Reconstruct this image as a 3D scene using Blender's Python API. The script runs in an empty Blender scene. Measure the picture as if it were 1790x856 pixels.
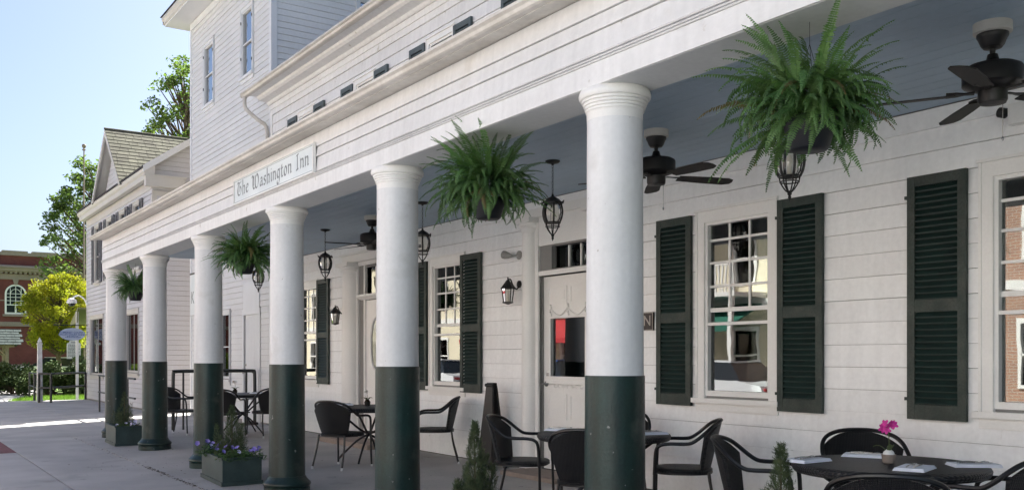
import bpy, math, random
from mathutils import Vector, Matrix, noise
random.seed(7)
S = bpy.context.scene
C = S.collection
R = math.radians
# ---------------------------------------------------------------- camera, world, sun, exposure
cam_d = bpy.data.cameras.new('camera'); cam = bpy.data.objects.new('camera', cam_d); C.objects.link(cam)
cam.location = (0, 0, 1.42); cam.rotation_euler = (R(90), 0, -R(34.17))
cam_d.sensor_width = 36; cam_d.lens = 33.18; cam_d.shift_y = .1095; cam_d.clip_end = 2000; cam_d.clip_start = .05
S.camera = cam
SUN_EL, SUN_AZ = 42.0, 63.6          # azimuth measured from +Y towards +X
w = bpy.data.worlds.new('World'); S.world = w; w.use_nodes = True
nt = w.node_tree; nt.nodes.clear()
sky = nt.nodes.new('ShaderNodeTexSky'); sky.sky_type = 'NISHITA'; sky.sun_disc = False
sky.sun_elevation = R(SUN_EL); sky.sun_rotation = R(SUN_AZ)
sky.air_density = .8; sky.dust_density = 3.2; sky.ozone_density = 3.0
bg = nt.nodes.new('ShaderNodeBackground'); bg.inputs[1].default_value = .05
wo = nt.nodes.new('ShaderNodeOutputWorld')
tint = nt.nodes.new('ShaderNodeVectorMath'); tint.operation = 'MULTIPLY'; tint.inputs[1].default_value = (.985, .985, .99)   # white balance
nt.links.new(sky.outputs[0], tint.inputs[0]); nt.links.new(tint.outputs[0], bg.inputs[0]); nt.links.new(bg.outputs[0], wo.inputs[0])
sd = bpy.data.lights.new('sun', 'SUN'); sd.energy = 5.0; sd.angle = R(.5); sd.color = (1, .985, .93)
sun = bpy.data.objects.new('sun', sd); C.objects.link(sun)
sv = Vector((math.sin(R(SUN_AZ)) * math.cos(R(SUN_EL)), math.cos(R(SUN_AZ)) * math.cos(R(SUN_EL)), math.sin(R(SUN_EL))))
sun.rotation_euler = sv.to_track_quat('Z', 'Y').to_euler(); sun.location = (20, 10, 30)
S.view_settings.view_transform = 'Standard'; S.view_settings.look = 'None'
S.view_settings.exposure = 2.28; S.view_settings.gamma = 1
S.render.engine = 'CYCLES'
S.cycles.max_bounces = 8; S.cycles.transparent_max_bounces = 12; S.cycles.caustics_reflective = False

# ---------------------------------------------------------------- materials
def mat(name, col, rough=.6, metal=0., n1=(3., .06), n2=(40., .03), bump=.0, bscale=60., spec=.5, var=0., hue2=None, hs=1.5, coat=0., weave=0, scuff=None, streak=0.):
    m = bpy.data.materials.new(name); m.use_nodes = True
    t = m.node_tree; N = t.nodes; L = t.links
    b = N['Principled BSDF']
    b.inputs['Roughness'].default_value = rough; b.inputs['Metallic'].default_value = metal
    b.inputs['Specular IOR Level'].default_value = spec
    if coat: b.inputs['Coat Weight'].default_value = coat
    g = N.new('ShaderNodeNewGeometry')
    def nz(scale, det=4):
        n = N.new('ShaderNodeTexNoise'); n.inputs['Scale'].default_value = scale; n.inputs['Detail'].default_value = det
        L.new(g.outputs['Position'], n.inputs['Vector']); return n
    rgb = N.new('ShaderNodeRGB'); rgb.outputs[0].default_value = (*col, 1)
    cur = rgb.outputs[0]
    if hue2:
        mx = N.new('ShaderNodeMix'); mx.data_type = 'RGBA'
        r = N.new('ShaderNodeMapRange'); r.inputs[1].default_value = .38; r.inputs[2].default_value = .62
        L.new(nz(hs).outputs[0], r.inputs[0]); L.new(r.outputs[0], mx.inputs[0])
        L.new(cur, mx.inputs[6]); mx.inputs[7].default_value = (*hue2, 1); cur = mx.outputs[2]
    def mul(sock, amt, cur):
        r = N.new('ShaderNodeMapRange'); r.inputs[1].default_value = .3; r.inputs[2].default_value = .7
        r.inputs[3].default_value = 1 - amt; r.inputs[4].default_value = 1 + amt
        L.new(sock, r.inputs[0])
        v = N.new('ShaderNodeVectorMath'); v.operation = 'SCALE'
        L.new(cur, v.inputs[0]); L.new(r.outputs[0], v.inputs['Scale']); return v.outputs[0]
    if n1: cur = mul(nz(n1[0]).outputs[0], n1[1], cur)
    if n2: cur = mul(nz(n2[0], 6).outputs[0], n2[1], cur)
    if streak:
        mp = N.new('ShaderNodeMapping'); mp.inputs['Scale'].default_value = (9, 9, .7); L.new(g.outputs['Position'], mp.inputs[0])
        ns = N.new('ShaderNodeTexNoise'); ns.inputs['Scale'].default_value = 1.6; ns.inputs['Detail'].default_value = 5; L.new(mp.outputs[0], ns.inputs['Vector'])
        cur = mul(ns.outputs[0], streak, cur)
    if scuff:
        for (sc_, lo, hi, c_) in scuff:
            ns = nz(sc_, 7); r = N.new('ShaderNodeMapRange'); r.inputs[1].default_value = lo; r.inputs[2].default_value = hi; L.new(ns.outputs[0], r.inputs[0])
            mx = N.new('ShaderNodeMix'); mx.data_type = 'RGBA'; L.new(r.outputs[0], mx.inputs[0]); L.new(cur, mx.inputs[6]); mx.inputs[7].default_value = (*c_, 1); cur = mx.outputs[2]
    if var:
        oi = N.new('ShaderNodeObjectInfo')
        r = N.new('ShaderNodeMapRange'); r.inputs[3].default_value = 1 - var; r.inputs[4].default_value = 1 + var
        L.new(oi.outputs['Random'], r.inputs[0])
        v = N.new('ShaderNodeVectorMath'); v.operation = 'SCALE'
        L.new(cur, v.inputs[0]); L.new(r.outputs[0], v.inputs['Scale']); cur = v.outputs[0]
    L.new(cur, b.inputs['Base Color'])
    if bump:
        bp = N.new('ShaderNodeBump'); bp.inputs['Strength'].default_value = bump; bp.inputs['Distance'].default_value = .01
        if weave:
            tc = N.new('ShaderNodeTexCoord')
            mp = N.new('ShaderNodeMapping'); L.new(tc.outputs['Object'], mp.inputs[0])
            w1 = N.new('ShaderNodeTexWave'); w1.bands_direction = 'X'; w1.inputs['Scale'].default_value = weave
            w2 = N.new('ShaderNodeTexWave'); w2.bands_direction = 'Z'; w2.inputs['Scale'].default_value = weave * 1.3
            for q in (w1, w2): L.new(mp.outputs[0], q.inputs[0]); q.inputs['Distortion'].default_value = .6
            a = N.new('ShaderNodeMath'); a.operation = 'MULTIPLY'; L.new(w1.outputs[1], a.inputs[0]); L.new(w2.outputs[1], a.inputs[1])
            L.new(a.outputs[0], bp.inputs['Height'])
            r = N.new('ShaderNodeMapRange'); r.inputs[3].default_value = .55; r.inputs[4].default_value = 2.4; L.new(a.outputs[0], r.inputs[0])
            v = N.new('ShaderNodeVectorMath'); v.operation = 'SCALE'; L.new(cur, v.inputs[0]); L.new(r.outputs[0], v.inputs['Scale']); L.new(v.outputs[0], b.inputs['Base Color'])
        else:
            L.new(nz(bscale, 8).outputs[0], bp.inputs['Height'])
        L.new(bp.outputs[0], b.inputs['Normal'])
    return m
M = {}
M['white'] = mat('white_board_paint_lifted', (.88, .88, .875), .5, n1=(1.2, .05), n2=(25, .035), bump=.16, bscale=35, var=.03, streak=.03, scuff=[(7, .73, .80, (.58, .55, .50)), (2.2, .68, .88, (.72, .69, .64))])  # board white lightened to make up for dim light under the porch
M['frieze'] = mat('white_board_paint_dimmed', (.71, .705, .70), .5, n1=(1.2, .05), n2=(25, .035), bump=.16, bscale=35, var=.03, streak=.05, scuff=[(7, .70, .76, (.42, .39, .34)), (2.2, .66, .84, (.56, .53, .48))])  # same board white, darkened against the stronger daylight outside the porch
M['trim'] = mat('white_trim_paint', (.80, .79, .765), .42, n1=(2, .04), n2=(50, .025), bump=.08, bscale=60)
M['gutter'] = mat('gutter_metal_paint', (.52, .485, .44), .38, n1=(1.5, .08), n2=(18, .08), hue2=(.58, .55, .51), hs=3)
M['colwhite'] = mat('column_white_paint', (.71, .71, .705), .5, n1=(2, .04), n2=(30, .03), bump=.16, bscale=14, streak=.05, scuff=[(17, .72, .75, (.40, .37, .33)), (2.6, .62, .82, (.54, .53, .50)), (6, .68, .80, (.50, .49, .46))])
M['colgreen'] = mat('column_green_paint', (.007, .027, .024), .36, spec=.35, n1=(3, .25), n2=(60, .15), hue2=(.016, .028, .023), hs=2.5, bump=.2, bscale=40, streak=.25, scuff=[(16, .69, .72, (.20, .21, .20)), (4, .64, .78, (.055, .065, .055))])
M['tower'] = mat('side_block_paint', (.64, .64, .635), .55, n1=(1, .04), n2=(25, .04), bump=.1, bscale=40, var=.02)
M['towertrim'] = mat('side_block_trim', (.66, .67, .68), .5, n1=(2, .03), n2=(30, .03))
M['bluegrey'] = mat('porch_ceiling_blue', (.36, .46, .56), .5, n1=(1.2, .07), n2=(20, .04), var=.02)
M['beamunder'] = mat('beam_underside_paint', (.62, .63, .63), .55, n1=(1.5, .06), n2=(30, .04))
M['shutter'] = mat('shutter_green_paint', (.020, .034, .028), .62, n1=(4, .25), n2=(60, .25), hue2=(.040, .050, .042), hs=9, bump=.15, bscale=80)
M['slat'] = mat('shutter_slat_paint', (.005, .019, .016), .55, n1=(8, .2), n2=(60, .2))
M['glass'] = bpy.data.materials.new('window_glass')
def glassmat(m, tint=(.6, .65, .62), base=.12, wav=.02, ior=1.5):
    m.use_nodes = True; t = m.node_tree; N = t.nodes; L = t.links; N.clear()
    o = N.new('ShaderNodeOutputMaterial'); tr = N.new('ShaderNodeBsdfTransparent'); tr.inputs[0].default_value = (*tint, 1)
    gl = N.new('ShaderNodeBsdfGlossy'); gl.inputs['Roughness'].default_value = .01
    fr = N.new('ShaderNodeFresnel'); fr.inputs[0].default_value = ior
    ad = N.new('ShaderNodeMath'); ad.operation = 'ADD'; ad.use_clamp = True; ad.inputs[1].default_value = base
    mx = N.new('ShaderNodeMixShader'); bp = N.new('ShaderNodeBump'); bp.inputs['Strength'].default_value = wav; bp.inputs['Distance'].default_value = .02
    n = N.new('ShaderNodeTexNoise'); n.inputs['Scale'].default_value = 3.5; n.inputs['Detail'].default_value = 1
    g = N.new('ShaderNodeNewGeometry'); L.new(g.outputs['Position'], n.inputs['Vector']); L.new(n.outputs[0], bp.inputs['Height'])
    L.new(bp.outputs[0], gl.inputs['Normal']); L.new(fr.outputs[0], ad.inputs[0]); L.new(ad.outputs[0], mx.inputs[0])
    L.new(tr.outputs[0], mx.inputs[1]); L.new(gl.outputs[0], mx.inputs[2]); L.new(mx.outputs[0], o.inputs[0])
glassmat(M['glass'])
M['lampglass'] = bpy.data.materials.new('lamp_glass'); glassmat(M['lampglass'], (.9, .9, .88), .02, .05, 1.45)
M['skyglass'] = bpy.data.materials.new('upper_window_glass'); glassmat(M['skyglass'], (.5, .55, .6), .55, .06, 1.6)
M['sheath_shade'] = mat('sheathing_gap_shade', (.24, .235, .225), .9, n1=None, n2=None)  # dark tone painted behind the boards as shade in their gaps
M['dark'] = mat('interior_dark', (.10, .085, .07), .9, n1=(2, .2), n2=None)
M['black'] = mat('black_painted_metal', (.006, .006, .007), .38, n1=None, n2=(80, .2))
M['iron'] = mat('black_cast_iron', (.007, .006, .006), .5, n1=(30, .2), n2=None, bump=.2, bscale=200)
M['wicker'] = mat('black_woven_resin', (.006, .006, .007), .45, n1=None, n2=(60, .15), bump=.9, weave=28)
M['tablewick'] = mat('dark_woven_tabletop', (.016, .016, .018), .42, n1=(20, .2), n2=(80, .2), bump=.9, weave=16)
M['chrome'] = mat('brushed_nickel', (.55, .54, .52), .25, 1., n1=None, n2=None)
M['dullmetal'] = mat('dull_grey_metal', (.26, .25, .235), .5, n1=(30, .1), n2=None)
M['skyshut'] = mat('shutter_paint_skylit', (.065, .085, .092), .6, n1=(4, .2), n2=(60, .2))  # shutter green greyed and lightened, skylight from above painted in
M['cap'] = mat('pale_foot_cap', (.7, .7, .68), .35, n1=None, n2=None)
M['napkin'] = mat('white_napkin_cloth', (.86, .90, .97), .8, n1=(30, .03), n2=None, bump=.2, bscale=300)
M['fanblack'] = mat('fan_dark_bronze', (.006, .005, .005), .45, n1=None, n2=(30, .2))
M['blade'] = mat('fan_blade_wood', (.009, .006, .005), .6, n1=(6, .2), n2=(60, .2))
M['plastic'] = mat('dull_black_plastic', (.008, .008, .008), .5, n1=(8, .2), n2=None)
M['pot'] = mat('hanging_pot_plastic', (.005, .006, .010), .5, n1=None, n2=None)
M['frond'] = mat('fern_frond_green', (.066, .150, .045), .5, n1=(6, .2), n2=None, var=.35, hue2=(.105, .195, .06), hs=5)
M['frond_dry'] = mat('fern_frond_dry', (.16, .12, .045), .7, n1=(6, .2), n2=None, var=.3)
M['stem'] = mat('plant_stem_green', (.07, .10, .03), .6, n1=None, n2=None)
M['spruce'] = mat('conifer_needles', (.055, .08, .042), .6, n1=(25, .35), n2=None, hue2=(.11, .14, .065), hs=30)
M['leaf'] = mat('petunia_leaf', (.07, .13, .045), .6, n1=(20, .3), n2=None)
M['petunia'] = mat('petunia_purple', (.24, .20, .52), .6, n1=(30, .2), n2=None, var=.3)
M['petwhite'] = mat('petunia_pale', (.62, .60, .78), .6, n1=None, n2=None)
M['orchid'] = mat('orchid_magenta', (.62, .03, .30), .5, n1=(60, .2), n2=None)
M['orchidwhite'] = mat('orchid_white', (.8, .8, .78), .5, n1=None, n2=None)
M['planter'] = mat('planter_green_paint', (.022, .042, .040), .5, n1=(6, .2), n2=(50, .1), hue2=(.034, .056, .052), hs=5, bump=.1)
M['soil'] = mat('potting_soil', (.03, .022, .015), .95, n1=(40, .4), n2=None, bump=.6, bscale=60)
M['concrete'] = mat('pale_concrete', (.47, .445, .415), .85, n1=(.9, .10), n2=(90, .12), bump=.35, bscale=140, hue2=(.40, .38, .355), hs=1.1, var=.06, scuff=[(9, .69, .73, (.16, .15, .14)), (1.7, .60, .78, (.26, .245, .225)), (38, .70, .74, (.12, .11, .10))])
M['joint'] = mat('joint_dirt', (.055, .05, .045), .95, n1=(20, .4), n2=None)
M['asphalt'] = mat('asphalt', (.24, .24, .245), .9, n1=(2, .15), n2=(150, .3), bump=.4, bscale=200)
M['grass'] = mat('lawn_green', (.075, .13, .03), .9, n1=(1.5, .25), n2=(60, .35), bump=.4, bscale=90, hue2=(.11, .16, .04), hs=3)
M['blade_g'] = mat('grass_blade_green', (.10, .17, .035), .8, n1=(3, .3), n2=None)
M['mulch'] = mat('brown_mulch', (.07, .045, .03), .95, n1=(10, .3), n2=(90, .4), bump=.6)
M['paver'] = mat('red_paver', (.20, .065, .06), .8, n1=(20, .2), n2=(90, .15), var=.2)
M['house'] = mat('neighbour_siding', (.50, .50, .525), .6, n1=(1, .05), n2=(25, .04))
M['housetrim'] = mat('neighbour_trim', (.50, .485, .455), .5, n1=(2, .05), n2=(30, .03))
M['greyshut'] = mat('grey_shutter', (.10, .10, .11), .6, n1=None, n2=(50, .15))
M['shingle'] = mat('lichen_shingle', (.115, .108, .085), .9, n1=(3, .15), n2=(60, .2), bump=.4, bscale=120, var=.14, hue2=(.145, .14, .105), hs=2)
M['roofing'] = mat('dark_roofing', (.06, .058, .06), .9, n1=(3, .15), n2=(60, .2))
M['signwhite'] = mat('sign_pale_paint', (.66, .71, .72), .35, n1=(1.5, .03), n2=(60, .02), hue2=(.72, .76, .76), hs=2.5)
M['signink'] = mat('sign_grey_ink', (.20, .22, .225), .5, n1=None, n2=None)
M['oval'] = mat('oval_sign_blue', (.46, .53, .66), .5, n1=None, n2=None)
M['ovalink'] = mat('oval_sign_ink', (.06, .11, .30), .5, n1=None, n2=None)
M['plaque'] = mat('plaque_brown', (.032, .024, .022), .5, n1=None, n2=(60, .2))
M['plaqueink'] = mat('plaque_letter', (.42, .38, .34), .5, n1=None, n2=None)
M['stone'] = mat('cut_stone', (.27, .22, .185), .85, n1=(1, .1), n2=(20, .1), bump=.3)
M['bark'] = mat('tree_bark', (.11, .085, .06), .95, n1=(8, .3), n2=None, bump=.5, bscale=30)
M['treeleaf'] = mat('tree_leaf_green', (.11, .165, .055), .6, n1=(.8, .3), n2=(9, .3), hue2=(.12, .17, .05), hs=.9)
M['yellowleaf'] = mat('tree_leaf_yellow', (.29, .27, .025), .6, n1=(.8, .2), n2=(9, .25), hue2=(.25, .27, .03), hs=1)
M['hedgeleaf'] = mat('hedge_leaf', (.045, .075, .022), .7, n1=(1.5, .3), n2=(9, .3), hue2=(.07, .10, .03), hs=1.4)
M['limeleaf'] = mat('bush_leaf_light', (.12, .17, .03), .7, n1=(1.5, .3), n2=None)
M['blossom'] = mat('pink_blossom', (.70, .40, .42), .7, n1=None, n2=None)
M['wood'] = mat('grey_weathered_wood', (.20, .16, .13), .85, n1=(5, .2), n2=(40, .2))
M['kioskroof'] = mat('kiosk_shake_roof', (.05, .062, .058), .9, n1=(4, .25), n2=(20, .2))
M['olive'] = mat('olive_canvas', (.20, .21, .11), .9, n1=(3, .1), n2=None)
M['post'] = mat('weathered_white_post', (.66, .65, .62), .7, n1=(6, .15), n2=(50, .1))
M['cream'] = mat('cream_clapboard', (.68, .62, .47), .7, n1=(1, .05), n2=None)
M['greenawn'] = mat('green_awning_canvas', (.02, .13, .09), .8, n1=(2, .1), n2=None)
M['redawn'] = mat('red_awning_canvas', (.45, .03, .035), .8, n1=(2, .1), n2=None)
M['rubber'] = mat('tyre_rubber', (.02, .02, .02), .8, n1=None, n2=None)
M['carwhite'] = mat('car_paint_white', (.75, .76, .78), .25, n1=None, n2=None, coat=.6)
M['cardark'] = mat('car_paint_blue', (.06, .12, .30), .25, n1=None, n2=None, coat=.6)
M['carglass'] = mat('car_glass', (.02, .025, .03), .08, n1=None, n2=None)
M['rail'] = mat('black_railing_paint', (.015, .018, .018), .45, n1=None, n2=(60, .2))
M['ink'] = mat('marker_ink', (.05, .05, .05), .6, n1=None, n2=None)
M['bulb'] = mat('bulb_glass_unlit', (.75, .72, .66), .3, n1=None, n2=None)

def translucent(names, f=.45):
    for nme in names:
        t = M[nme].node_tree; N = t.nodes; L = t.links; b = N['Principled BSDF']; o = [x for x in N if x.type == 'OUTPUT_MATERIAL'][0]
        tr = N.new('ShaderNodeBsdfTranslucent'); mx = N.new('ShaderNodeMixShader'); mx.inputs[0].default_value = f
        src = b.inputs['Base Color'].links[0].from_socket; v = N.new('ShaderNodeVectorMath'); v.operation = 'MULTIPLY'; v.inputs[1].default_value = (1.15, 1.25, .6)
        L.new(src, v.inputs[0]); L.new(v.outputs[0], tr.inputs[0]); L.new(b.outputs[0], mx.inputs[1]); L.new(tr.outputs[0], mx.inputs[2]); L.new(mx.outputs[0], o.inputs[0])
translucent(['treeleaf', 'yellowleaf', 'limeleaf', 'blade_g']); translucent(['frond', 'frond_dry'], .32)
def brickmat(name, c1, c2, mortar, scale=1.):
    m = bpy.data.materials.new(name); m.use_nodes = True; t = m.node_tree; N = t.nodes; L = t.links
    b = N['Principled BSDF']; b.inputs['Roughness'].default_value = .9
    g = N.new('ShaderNodeNewGeometry'); sp = N.new('ShaderNodeSeparateXYZ'); L.new(g.outputs['Position'], sp.inputs[0])
    ad = N.new('ShaderNodeMath'); L.new(sp.outputs[0], ad.inputs[0]); L.new(sp.outputs[1], ad.inputs[1])
    cb = N.new('ShaderNodeCombineXYZ'); L.new(ad.outputs[0], cb.inputs[0]); L.new(sp.outputs[2], cb.inputs[1])
    br = N.new('ShaderNodeTexBrick'); br.inputs['Scale'].default_value = scale
    br.inputs['Color1'].default_value = (*c1, 1); br.inputs['Color2'].default_value = (*c2, 1); br.inputs['Mortar'].default_value = (*mortar, 1)
    br.inputs['Brick Width'].default_value = .22; br.inputs['Row Height'].default_value = .075; br.inputs['Mortar Size'].default_value = .008
    L.new(cb.outputs[0], br.inputs[0])
    n = N.new('ShaderNodeTexNoise'); n.inputs['Scale'].default_value = .6; n.inputs['Detail'].default_value = 5; L.new(g.outputs['Position'], n.inputs['Vector'])
    r = N.new('ShaderNodeMapRange'); r.inputs[1].default_value = .3; r.inputs[2].default_value = .7; r.inputs[3].default_value = .8; r.inputs[4].default_value = 1.2
    L.new(n.outputs[0], r.inputs[0]); v = N.new('ShaderNodeVectorMath'); v.operation = 'SCALE'; L.new(br.outputs[0], v.inputs[0]); L.new(r.outputs[0], v.inputs['Scale'])
    L.new(v.outputs[0], b.inputs['Base Color']); return m
M['brick'] = brickmat('courthouse_brick', (.19, .058, .05), (.155, .048, .043), (.14, .08, .07))
M['brick2'] = brickmat('shop_brick', (.36, .20, .13), (.31, .17, .12), (.40, .37, .33))

for nme in ('kioskroof', 'hedgeleaf', 'treeleaf', 'yellowleaf', 'limeleaf', 'grass', 'blade_g', 'mulch', 'soil', 'shingle', 'roofing', 'brick', 'bark', 'spruce', 'leaf'):
    M[nme].node_tree.nodes['Principled BSDF'].inputs['Specular IOR Level'].default_value = .12      # matt surfaces

# ---------------------------------------------------------------- mesh helpers
OFF = {}
class MB:
    def __init__(s): s.v = []; s.f = []
    def add(s, vs, fs, m=None):
        o = len(s.v)
        s.v += [tuple(m @ Vector(p)) if m is not None else tuple(p) for p in vs]
        s.f += [tuple(i + o for i in f) for f in fs]; return s
    def box(s, x0, x1, y0, y1, z0, z1, m=None):
        return s.add([(x0, y0, z0), (x1, y0, z0), (x1, y1, z0), (x0, y1, z0), (x0, y0, z1), (x1, y0, z1), (x1, y1, z1), (x0, y1, z1)],
                     [(0, 3, 2, 1), (4, 5, 6, 7), (0, 1, 5, 4), (1, 2, 6, 5), (2, 3, 7, 6), (3, 0, 4, 7)], m)
    def tube(s, path, r, n=8, m=None, closed=False, caps=True):
        P = [Vector(p) for p in path]; K = len(P); rr = r if isinstance(r, (list, tuple)) else [r] * K
        vs = []; up = None
        for i, p in enumerate(P):
            if closed: t = (P[(i + 1) % K] - P[i - 1]).normalized()
            else: t = (P[min(i + 1, K - 1)] - P[max(i - 1, 0)]).normalized()
            if up is None:
                up = Vector((0, 0, 1)) if abs(t.z) < .9 else Vector((1, 0, 0))
            a = (up - t * up.dot(t)).normalized(); up = a; b = t.cross(a)
            for k in range(n):
                th = 2 * math.pi * k / n; vs.append(p + (a * math.cos(th) + b * math.sin(th)) * rr[i])
        fs = []
        for i in range(K if closed else K - 1):
            j = (i + 1) % K
            for k in range(n):
                l = (k + 1) % n; fs.append((i * n + k, i * n + l, j * n + l, j * n + k))
        if not closed and caps:
            fs.append(tuple(range(n - 1, -1, -1))); fs.append(tuple((K - 1) * n + k for k in range(n)))
        return s.add(vs, fs, m)
    def lathe(s, prof, n=24, m=None, caps=True):
        vs = []; fs = []
        for r, z in prof:
            for k in range(n):
                th = 2 * math.pi * k / n; vs.append((r * math.cos(th), r * math.sin(th), z))
        for i in range(len(prof) - 1):
            for k in range(n):
                l = (k + 1) % n; fs.append((i * n + k, i * n + l, (i + 1) * n + l, (i + 1) * n + k))
        if caps:
            fs.append(tuple(range(n - 1, -1, -1))); fs.append(tuple((len(prof) - 1) * n + k for k in range(n)))
        return s.add(vs, fs, m)
    def prism(s, poly, d0, d1, fn, m=None):      # poly in (p,q); fn(p,q,d)->xyz
        n = len(poly); vs = [fn(p, q, d0) for p, q in poly] + [fn(p, q, d1) for p, q in poly]
        fs = [tuple(range(n - 1, -1, -1)), tuple(range(n, 2 * n))] + [(i, (i + 1) % n, n + (i + 1) % n, n + i) for i in range(n)]
        return s.add(vs, fs, m)
    def mesh(s, name, mt, smooth=False, off=(0, 0, 0)):
        me = bpy.data.meshes.new(name)
        ox, oy, oz = off
        me.from_pydata([(x - ox, y - oy, z - oz) for x, y, z in s.v], [], s.f)
        me.materials.append(mt if not isinstance(mt, str) else M[mt])
        if smooth:
            me.polygons.foreach_set('use_smooth', [True] * len(me.polygons))
            try: me.set_sharp_from_angle(angle=R(38))
            except Exception: pass
        me.update(); return me
    def build(s, name, mt, parent=None, smooth=False, kind=None, label=None):
        off = OFF.get(parent.name, (0, 0, 0)) if parent else (0, 0, 0)
        o = link(name, s.mesh(name, mt, smooth, off), parent)
        OFF[o.name] = off
        if kind: o['kind'] = kind
        if label: o['label'] = label
        return o
def link(name, me, parent=None, mtx=None):
    o = bpy.data.objects.new(name, me); C.objects.link(o)
    if parent: o.parent = parent
    if mtx is not None: o.matrix_basis = mtx
    return o
def thing(name, label, cat, loc=(0, 0, 0), group=None):
    o = bpy.data.objects.new(name, None); o.empty_display_size = .2; C.objects.link(o)
    o.location = loc; OFF[o.name] = tuple(loc); o['label'] = label; o['category'] = cat
    if group: o['group'] = group
    return o
def tag(o, label, cat, group=None):
    o['label'] = label; o['category'] = cat
    if group: o['group'] = group
    return o
def struct(o): o['kind'] = 'structure'; return o
KIDS = {}
def dup(root, loc, rz=0, label=None):
    if root.name not in KIDS:
        ks = [c for c in C.objects if c.parent == root]
        KIDS[root.name] = [(c, [g for g in C.objects if g.parent == c]) for c in ks]
    r = root.copy(); C.objects.link(r); r.location = loc; r.rotation_euler = (0, 0, rz)
    if label: r['label'] = label
    for c, gs in KIDS[root.name]:
        d = c.copy(); C.objects.link(d); d.parent = r
        for g in gs:
            e = g.copy(); C.objects.link(e); e.parent = d
    return r
def placer(root):                       # first use moves the prototype, later uses copy it
    st = {'n': 0, 'specs': []}
    def put(loc, rz=0, label=None):
        st['n'] += 1
        st['specs'].append((loc, rz, label))
    def flush():
        for loc, rz, label in st['specs'][1:]: dup(root, loc, rz, label)
        loc, rz, label = st['specs'][0]; root.location = loc; root.rotation_euler = (0, 0, rz)
        if label: root['label'] = label
    put.flush = flush
    return put
# wall frames: (s, t, d) = (viewer's right, up, outward)
def frameX(X): return Matrix(((0, 0, -1, X), (-1, 0, 0, 0), (0, 1, 0, 0), (0, 0, 0, 1)))      # faces -X, s = -Y
def frameY(Y): return Matrix(((1, 0, 0, 0), (0, 0, -1, Y), (0, 1, 0, 0), (0, 0, 0, 1)))       # faces -Y, s = X
def framePX(X): return Matrix(((0, 0, 1, X), (1, 0, 0, 0), (0, 1, 0, 0), (0, 0, 0, 1)))       # faces +X, s = Y
def offm(parent):
    o = OFF.get(parent.name, (0, 0, 0)); return Matrix.Translation((-o[0], -o[1], -o[2]))
WEDGE = {}
def wedge(mt):
    if mt not in WEDGE:
        b = MB(); b.add([(0, 0, 0), (1, 0, 0), (1, 1, 0), (0, 1, 0), (0, 0, 1), (1, 0, 1), (1, 1, .3), (0, 1, .3), (0, .06, 1), (1, .06, 1)],
                        [(0, 3, 2, 1), (0, 1, 5, 4), (4, 5, 9, 8), (8, 9, 6, 7), (3, 7, 6, 2), (0, 4, 8, 7, 3), (1, 2, 6, 9, 5)])
        WEDGE[mt] = b.mesh('clapboard', mt)
    return WEDGE[mt]
def siding(parent, F, s0, s1, t0, t1, pitch, holes, mt, th=.018, joined=False, name='clapboard', maxlen=4.6, gap=.0035):
    off = offm(parent); J = MB(); k = 0; me = wedge(mt)
    n = max(1, round((t1 - t0) / pitch)); pitch = (t1 - t0) / n
    for i in range(n):
        a, b = t0 + i * pitch, t0 + (i + 1) * pitch
        cuts = {s0, s1}
        for h in holes:
            if h[2] < b - .001 and h[3] > a + .001:
                cuts |= {max(s0, min(s1, h[0])), max(s0, min(s1, h[1]))}
        cuts = sorted(cuts)
        for p, q in zip(cuts, cuts[1:]):
            if q - p < .004: continue
            mid = (p + q) / 2; lo, hi = a, b
            for h in holes:
                if h[0] < mid < h[1]:
                    if h[2] <= lo and h[3] >= hi: lo = hi; break
                    if h[2] <= lo < h[3]: lo = h[3]
                    elif h[3] >= hi > h[2]: hi = h[2]
                    elif h[2] > lo and h[3] < hi: hi = h[2]
            if hi - lo < .012: continue
            segs = [(p, q)]
            if q - p > maxlen and not joined:
                c = p + (q - p) * random.uniform(.35, .65); segs = [(p, c - .001), (c + .001, q)]
            for u, v in segs:
                thj = th * random.uniform(.92, 1.08)
                mm = F @ Matrix.Translation((u, lo + random.uniform(-.001, .001), 0)) @ Matrix.Rotation(random.uniform(-.0005, .0005), 4, 'Z') @ Matrix.Diagonal((v - u, hi - lo - gap, thj, 1))
                if joined: J.add([tuple(x.co) for x in me.vertices], [tuple(f.vertices) for f in me.polygons], mm)
                else: link(name, me, parent, off @ mm)
    if joined: return J.build('siding', mt, parent, kind='stuff')
def wall_holes(b, F, s0, s1, t0, t1, d0, d1, holes):
    ss = sorted({s0, s1} | {h[0] for h in holes if s0 < h[0] < s1} | {h[1] for h in holes if s0 < h[1] < s1})
    ts = sorted({t0, t1} | {h[2] for h in holes if t0 < h[2] < t1} | {h[3] for h in holes if t0 < h[3] < t1})
    for p, q in zip(ss, ss[1:]):
        run = None
        for u, v in list(zip(ts, ts[1:])) + [(None, None)]:
            free = u is not None and not any(h[0] < (p + q) / 2 < h[1] and h[2] < (u + v) / 2 < h[3] for h in holes)
            if free and run is None: run = u
            if not free and run is not None:
                b.box(p, q, run, end, d0, d1, F); run = None
            end = v
def smooth_path(pts, n=6):
    P = [Vector(p) for p in pts]; out = []
    for i in range(len(P) - 1):
        a = P[max(i - 1, 0)]; b = P[i]; c = P[i + 1]; d = P[min(i + 2, len(P) - 1)]
        for k in range(n):
            t = k / n
            out.append(.5 * ((2 * b) + (c - a) * t + (2 * a - 5 * b + 4 * c - d) * t * t + (3 * b - a - 3 * c + d) * t ** 3))
    out.append(P[-1]); return out
def ring(r, z, n=32): return [(r * math.cos(2 * math.pi * k / n), r * math.sin(2 * math.pi * k / n), z) for k in range(n)]
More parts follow.
